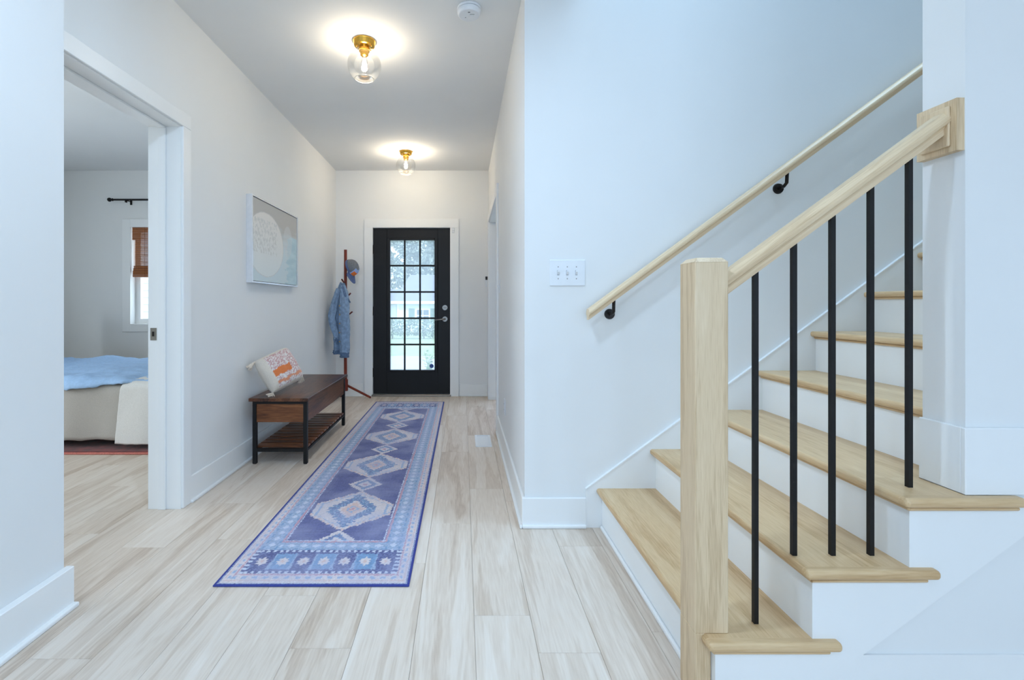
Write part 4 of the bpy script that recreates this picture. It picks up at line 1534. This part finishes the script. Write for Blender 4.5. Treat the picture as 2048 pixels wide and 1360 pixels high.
def leafmat(name, col):
    m = plain(name, col, 0.7, var=0.3, nscale=6)
    b = m.node_tree.nodes['Principled BSDF']
    return m


LEAF1 = leafmat('leaf_grey_green', srgb(150, 160, 146))
LEAF2 = leafmat('leaf_hedge', srgb(128, 148, 128))
LEAF3 = leafmat('leaf_bright', srgb(140, 176, 90))
BARK = plain('bark', srgb(120, 104, 92), 0.9, var=0.3, nscale=12, bump=0.5)
TREES = [(-8.7, 46.5, 11.5, 'pale crowned tree behind the garage end of the house, leftmost through the door'),
         (-5.3, 54.5, 12.0, 'tall pale tree furthest back, between the two nearer trees over the roof'),
         (-1.9, 46.5, 11.5, 'pale green tree behind the middle of the house roof'),
         (4.9, 47.5, 11.5, 'pale crowned tree beyond the right end of the house')]
for k, (tx, ty, th_, lab) in enumerate(TREES):
    t = thing('tree', lab, 'tree', (tx, ty, gz(ty)), 0, 'trees behind the house')
    rg = np.random.default_rng(50 + k)
    cs = [(rg.uniform(-1.7, 1.7), rg.uniform(-1.3, 1.3), th_ * (.14 + .76 * q_ / 13)) for q_ in range(14)]
    ss = [(1.6, 1.5, 1.4)] * 14
    v_, f_ = leaf_cloud(cs, ss, 9000, 0.20, rg)
    o = pyobj('foliage', v_, f_, LEAF1, t)
    o['kind'] = 'stuff'
    tr_ = path_tube([(0, 0, 0), (0.05, 0, th_ * .3), (-0.1, 0.1, th_ * .75)], [0.28, 0.2, 0.06], 10)
    obj('trunk', tr_, BARK, t)
hg = thing('hedge', 'clipped green hedge in front of the white house', 'hedge', (-3.0, 24.0, gz(24.0)))
rg = np.random.default_rng(9)
cs = [(x, rg.uniform(-.1, .1), 0.50 + rg.uniform(-.06, .1)) for x in np.arange(-4.2, 5.2, 0.42)]
v_, f_ = leaf_cloud(cs, [(0.42, 0.4, 0.48)] * len(cs), 9000, 0.055, rg)
o = pyobj('foliage', v_, f_, LEAF2, hg)
o['kind'] = 'stuff'
for k in range(6):
    obj('stem', tube((-3.8 + k * 1.6, 0, -.05), (-3.8 + k * 1.6, 0, .6), 0.03), BARK, hg)


def leafy_plant(x, y, zb_, hgt, nst, lab, seed):
    t = thing('garden_plant', lab, 'plant', (x, y, zb_), 0, 'plants beside the porch')
    rg_ = random.Random(seed)
    for k in range(nst):
        a = rg_.uniform(0, 6.28)
        lean = rg_.uniform(.1, .3)
        tip = Vector((lean * math.cos(a) * hgt, lean * math.sin(a) * hgt, hgt * rg_.uniform(.75, 1)))
        sbm = path_tube([(0, 0, 0), tip * .5 + Vector((0, 0, .03)), tip], [0.006, 0.005, 0.002], 6)
        lbm = bmesh.new()
        for q_ in range(7):
            f = 0.3 + 0.1 * q_
            p = tip * f
            b = a + q_ * 2.4
            L_ = rg_.uniform(.07, .12)
            dv_ = Vector((math.cos(b), math.sin(b), 0.35)).normalized()
            sd_ = Vector((-math.sin(b), math.cos(b), 0)) * L_ * .22
            vs4 = [lbm.verts.new(v) for v in (p, p + dv_ * L_ * .5 + sd_, p + dv_ * L_, p + dv_ * L_ * .5 - sd_)]
            lbm.faces.new(vs4)
        s_ = obj('stem', sbm, LEAF3, t)
        obj('leaves', lbm, LEAF3, s_)


leafy_plant(-0.52, 7.7, gz(7.7), 0.62, 7, 'leafy plant at the right edge of the door glass', 4)
leafy_plant(-1.27, 7.7, gz(7.7), 0.72, 6, 'leafy plant at the left edge of the door glass', 8)

# the house across the street
HY = 34.0
hs = thing('house', 'white house with grey roof and green shutters seen through the door glass', 'house', (0, HY, gz(HY)))
HW = plain('house_siding', srgb(226, 230, 232), 0.8, var=0.03, nscale=4)
HR = plain('roof_shingle', srgb(120, 122, 132), 0.9, var=0.12, nscale=14, bump=0.4)
HT = plain('house_trim', srgb(244, 245, 246), 0.6)
HG = plain('shutter_green', srgb(112, 134, 122), 0.6)
HGL = plain('house_glass', srgb(96, 104, 114), 0.15, spec=0.8)


def hpart(name, bm, mat, parent=hs):
    o = obj(name, bm, mat, parent)
    return o


g0 = gz(HY)
EZ = 1.36 - g0          # eave height above its ground
hpart('wall', boxes((-4.75, 6.0, 0, 7, -0.3, EZ)), HW)
hpart('garage_wall', boxes((-9.0, -4.75, 0.9, 7, -0.3, EZ)), HW)
# main roof (hip on the left)
bm = bmesh.new()
e = 0.35
ridge = 3.42 - g0
v = [bm.verts.new(p) for p in ((-5.0, -e, EZ - 0.03), (6.4, -e, EZ - 0.03), (6.4, 7 + e, EZ - 0.03), (-5.0, 7 + e, EZ - 0.03), (-4.15, 3.0, ridge), (5.6, 3.0, ridge))]
for f in ((0, 1, 5, 4), (1, 2, 5), (2, 3, 4, 5), (3, 0, 4), (0, 3, 2, 1)):
    bm.faces.new([v[i] for i in f])
hpart('roof', bm, HR)
bm = bmesh.new()
v = [bm.verts.new(p) for p in ((-9.3, 0.4, EZ - 0.03), (-4.8, 0.4, EZ - 0.03), (-4.8, 6, EZ - 0.03), (-9.3, 6, EZ - 0.03), (-8.6, 3.2, EZ + 0.95), (-4.8, 3.2, EZ + 0.95))]
for f in ((0, 1, 5, 4), (1, 2, 5), (2, 3, 4, 5), (3, 0, 4), (0, 3, 2, 1)):
    bm.faces.new([v[i] for i in f])
hpart('garage_roof', bm, HR)
hpart('fascia', boxes((-5.0, 6.4, -e - 0.02, -e, EZ - 0.22, EZ - 0.02)), HT)
hpart('fascia', boxes((-9.3, -5.0, 0.36, 0.4, EZ - 0.22, EZ - 0.02)), HT)
hpart('corner_board', boxes((-4.77, -4.62, -0.02, 0.1, -0.3, EZ - .05)), HT)
gd = hpart('garage_door', boxes((-6.35, -4.95, 0.86, 0.92, -0.2, EZ - 0.28)), HT)
for k in range(4):
    obj('door_panel', boxes((-6.3, -5.0, 0.845, 0.86, -0.12 + k * 0.42, 0.26 + k * 0.42)), HT, gd)
wn = hpart('window_frame', boxes((-3.42, -2.40, -0.05, 0.02, 0.72, 1.72)), HT)
for px_ in (-3.33, -2.87):
    for pz_ in (0.80, 1.24):
        obj('pane', boxes((px_, px_ + 0.40, -0.065, -0.05, pz_, pz_ + 0.38)), HGL, wn)
for sx in (-3.92, -2.36):
    sh = hpart('shutter', boxes((sx, sx + 0.42, -0.06, 0.0, 0.72, 1.72)), HG)
    for k in range(8):
        obj('louver', boxes((sx + 0.05, sx + 0.37, -0.072, -0.06, 0.78 + k * 0.115, 0.84 + k * 0.115)), HG, sh)
# white neighbour wall seen through the bedroom window
nb_ = thing('neighbour_house', 'white siding of a neighbouring house outside the bedroom window', 'house', (-5.5, 12.0, gz(12)))
for k in range(24):
    bm = bmesh.new()
    prism([(0.0, 0.0), (-0.02, 0.0), (0.0, 0.2)], -4, 1.6, 'X', bm)
    obj('siding_board', bm, HW, nb_, loc=(0, 0, k * 0.18))
obj('wall', boxes((-4, 1.6, 0.0, 3, 0, 4.4)), HW, nb_)
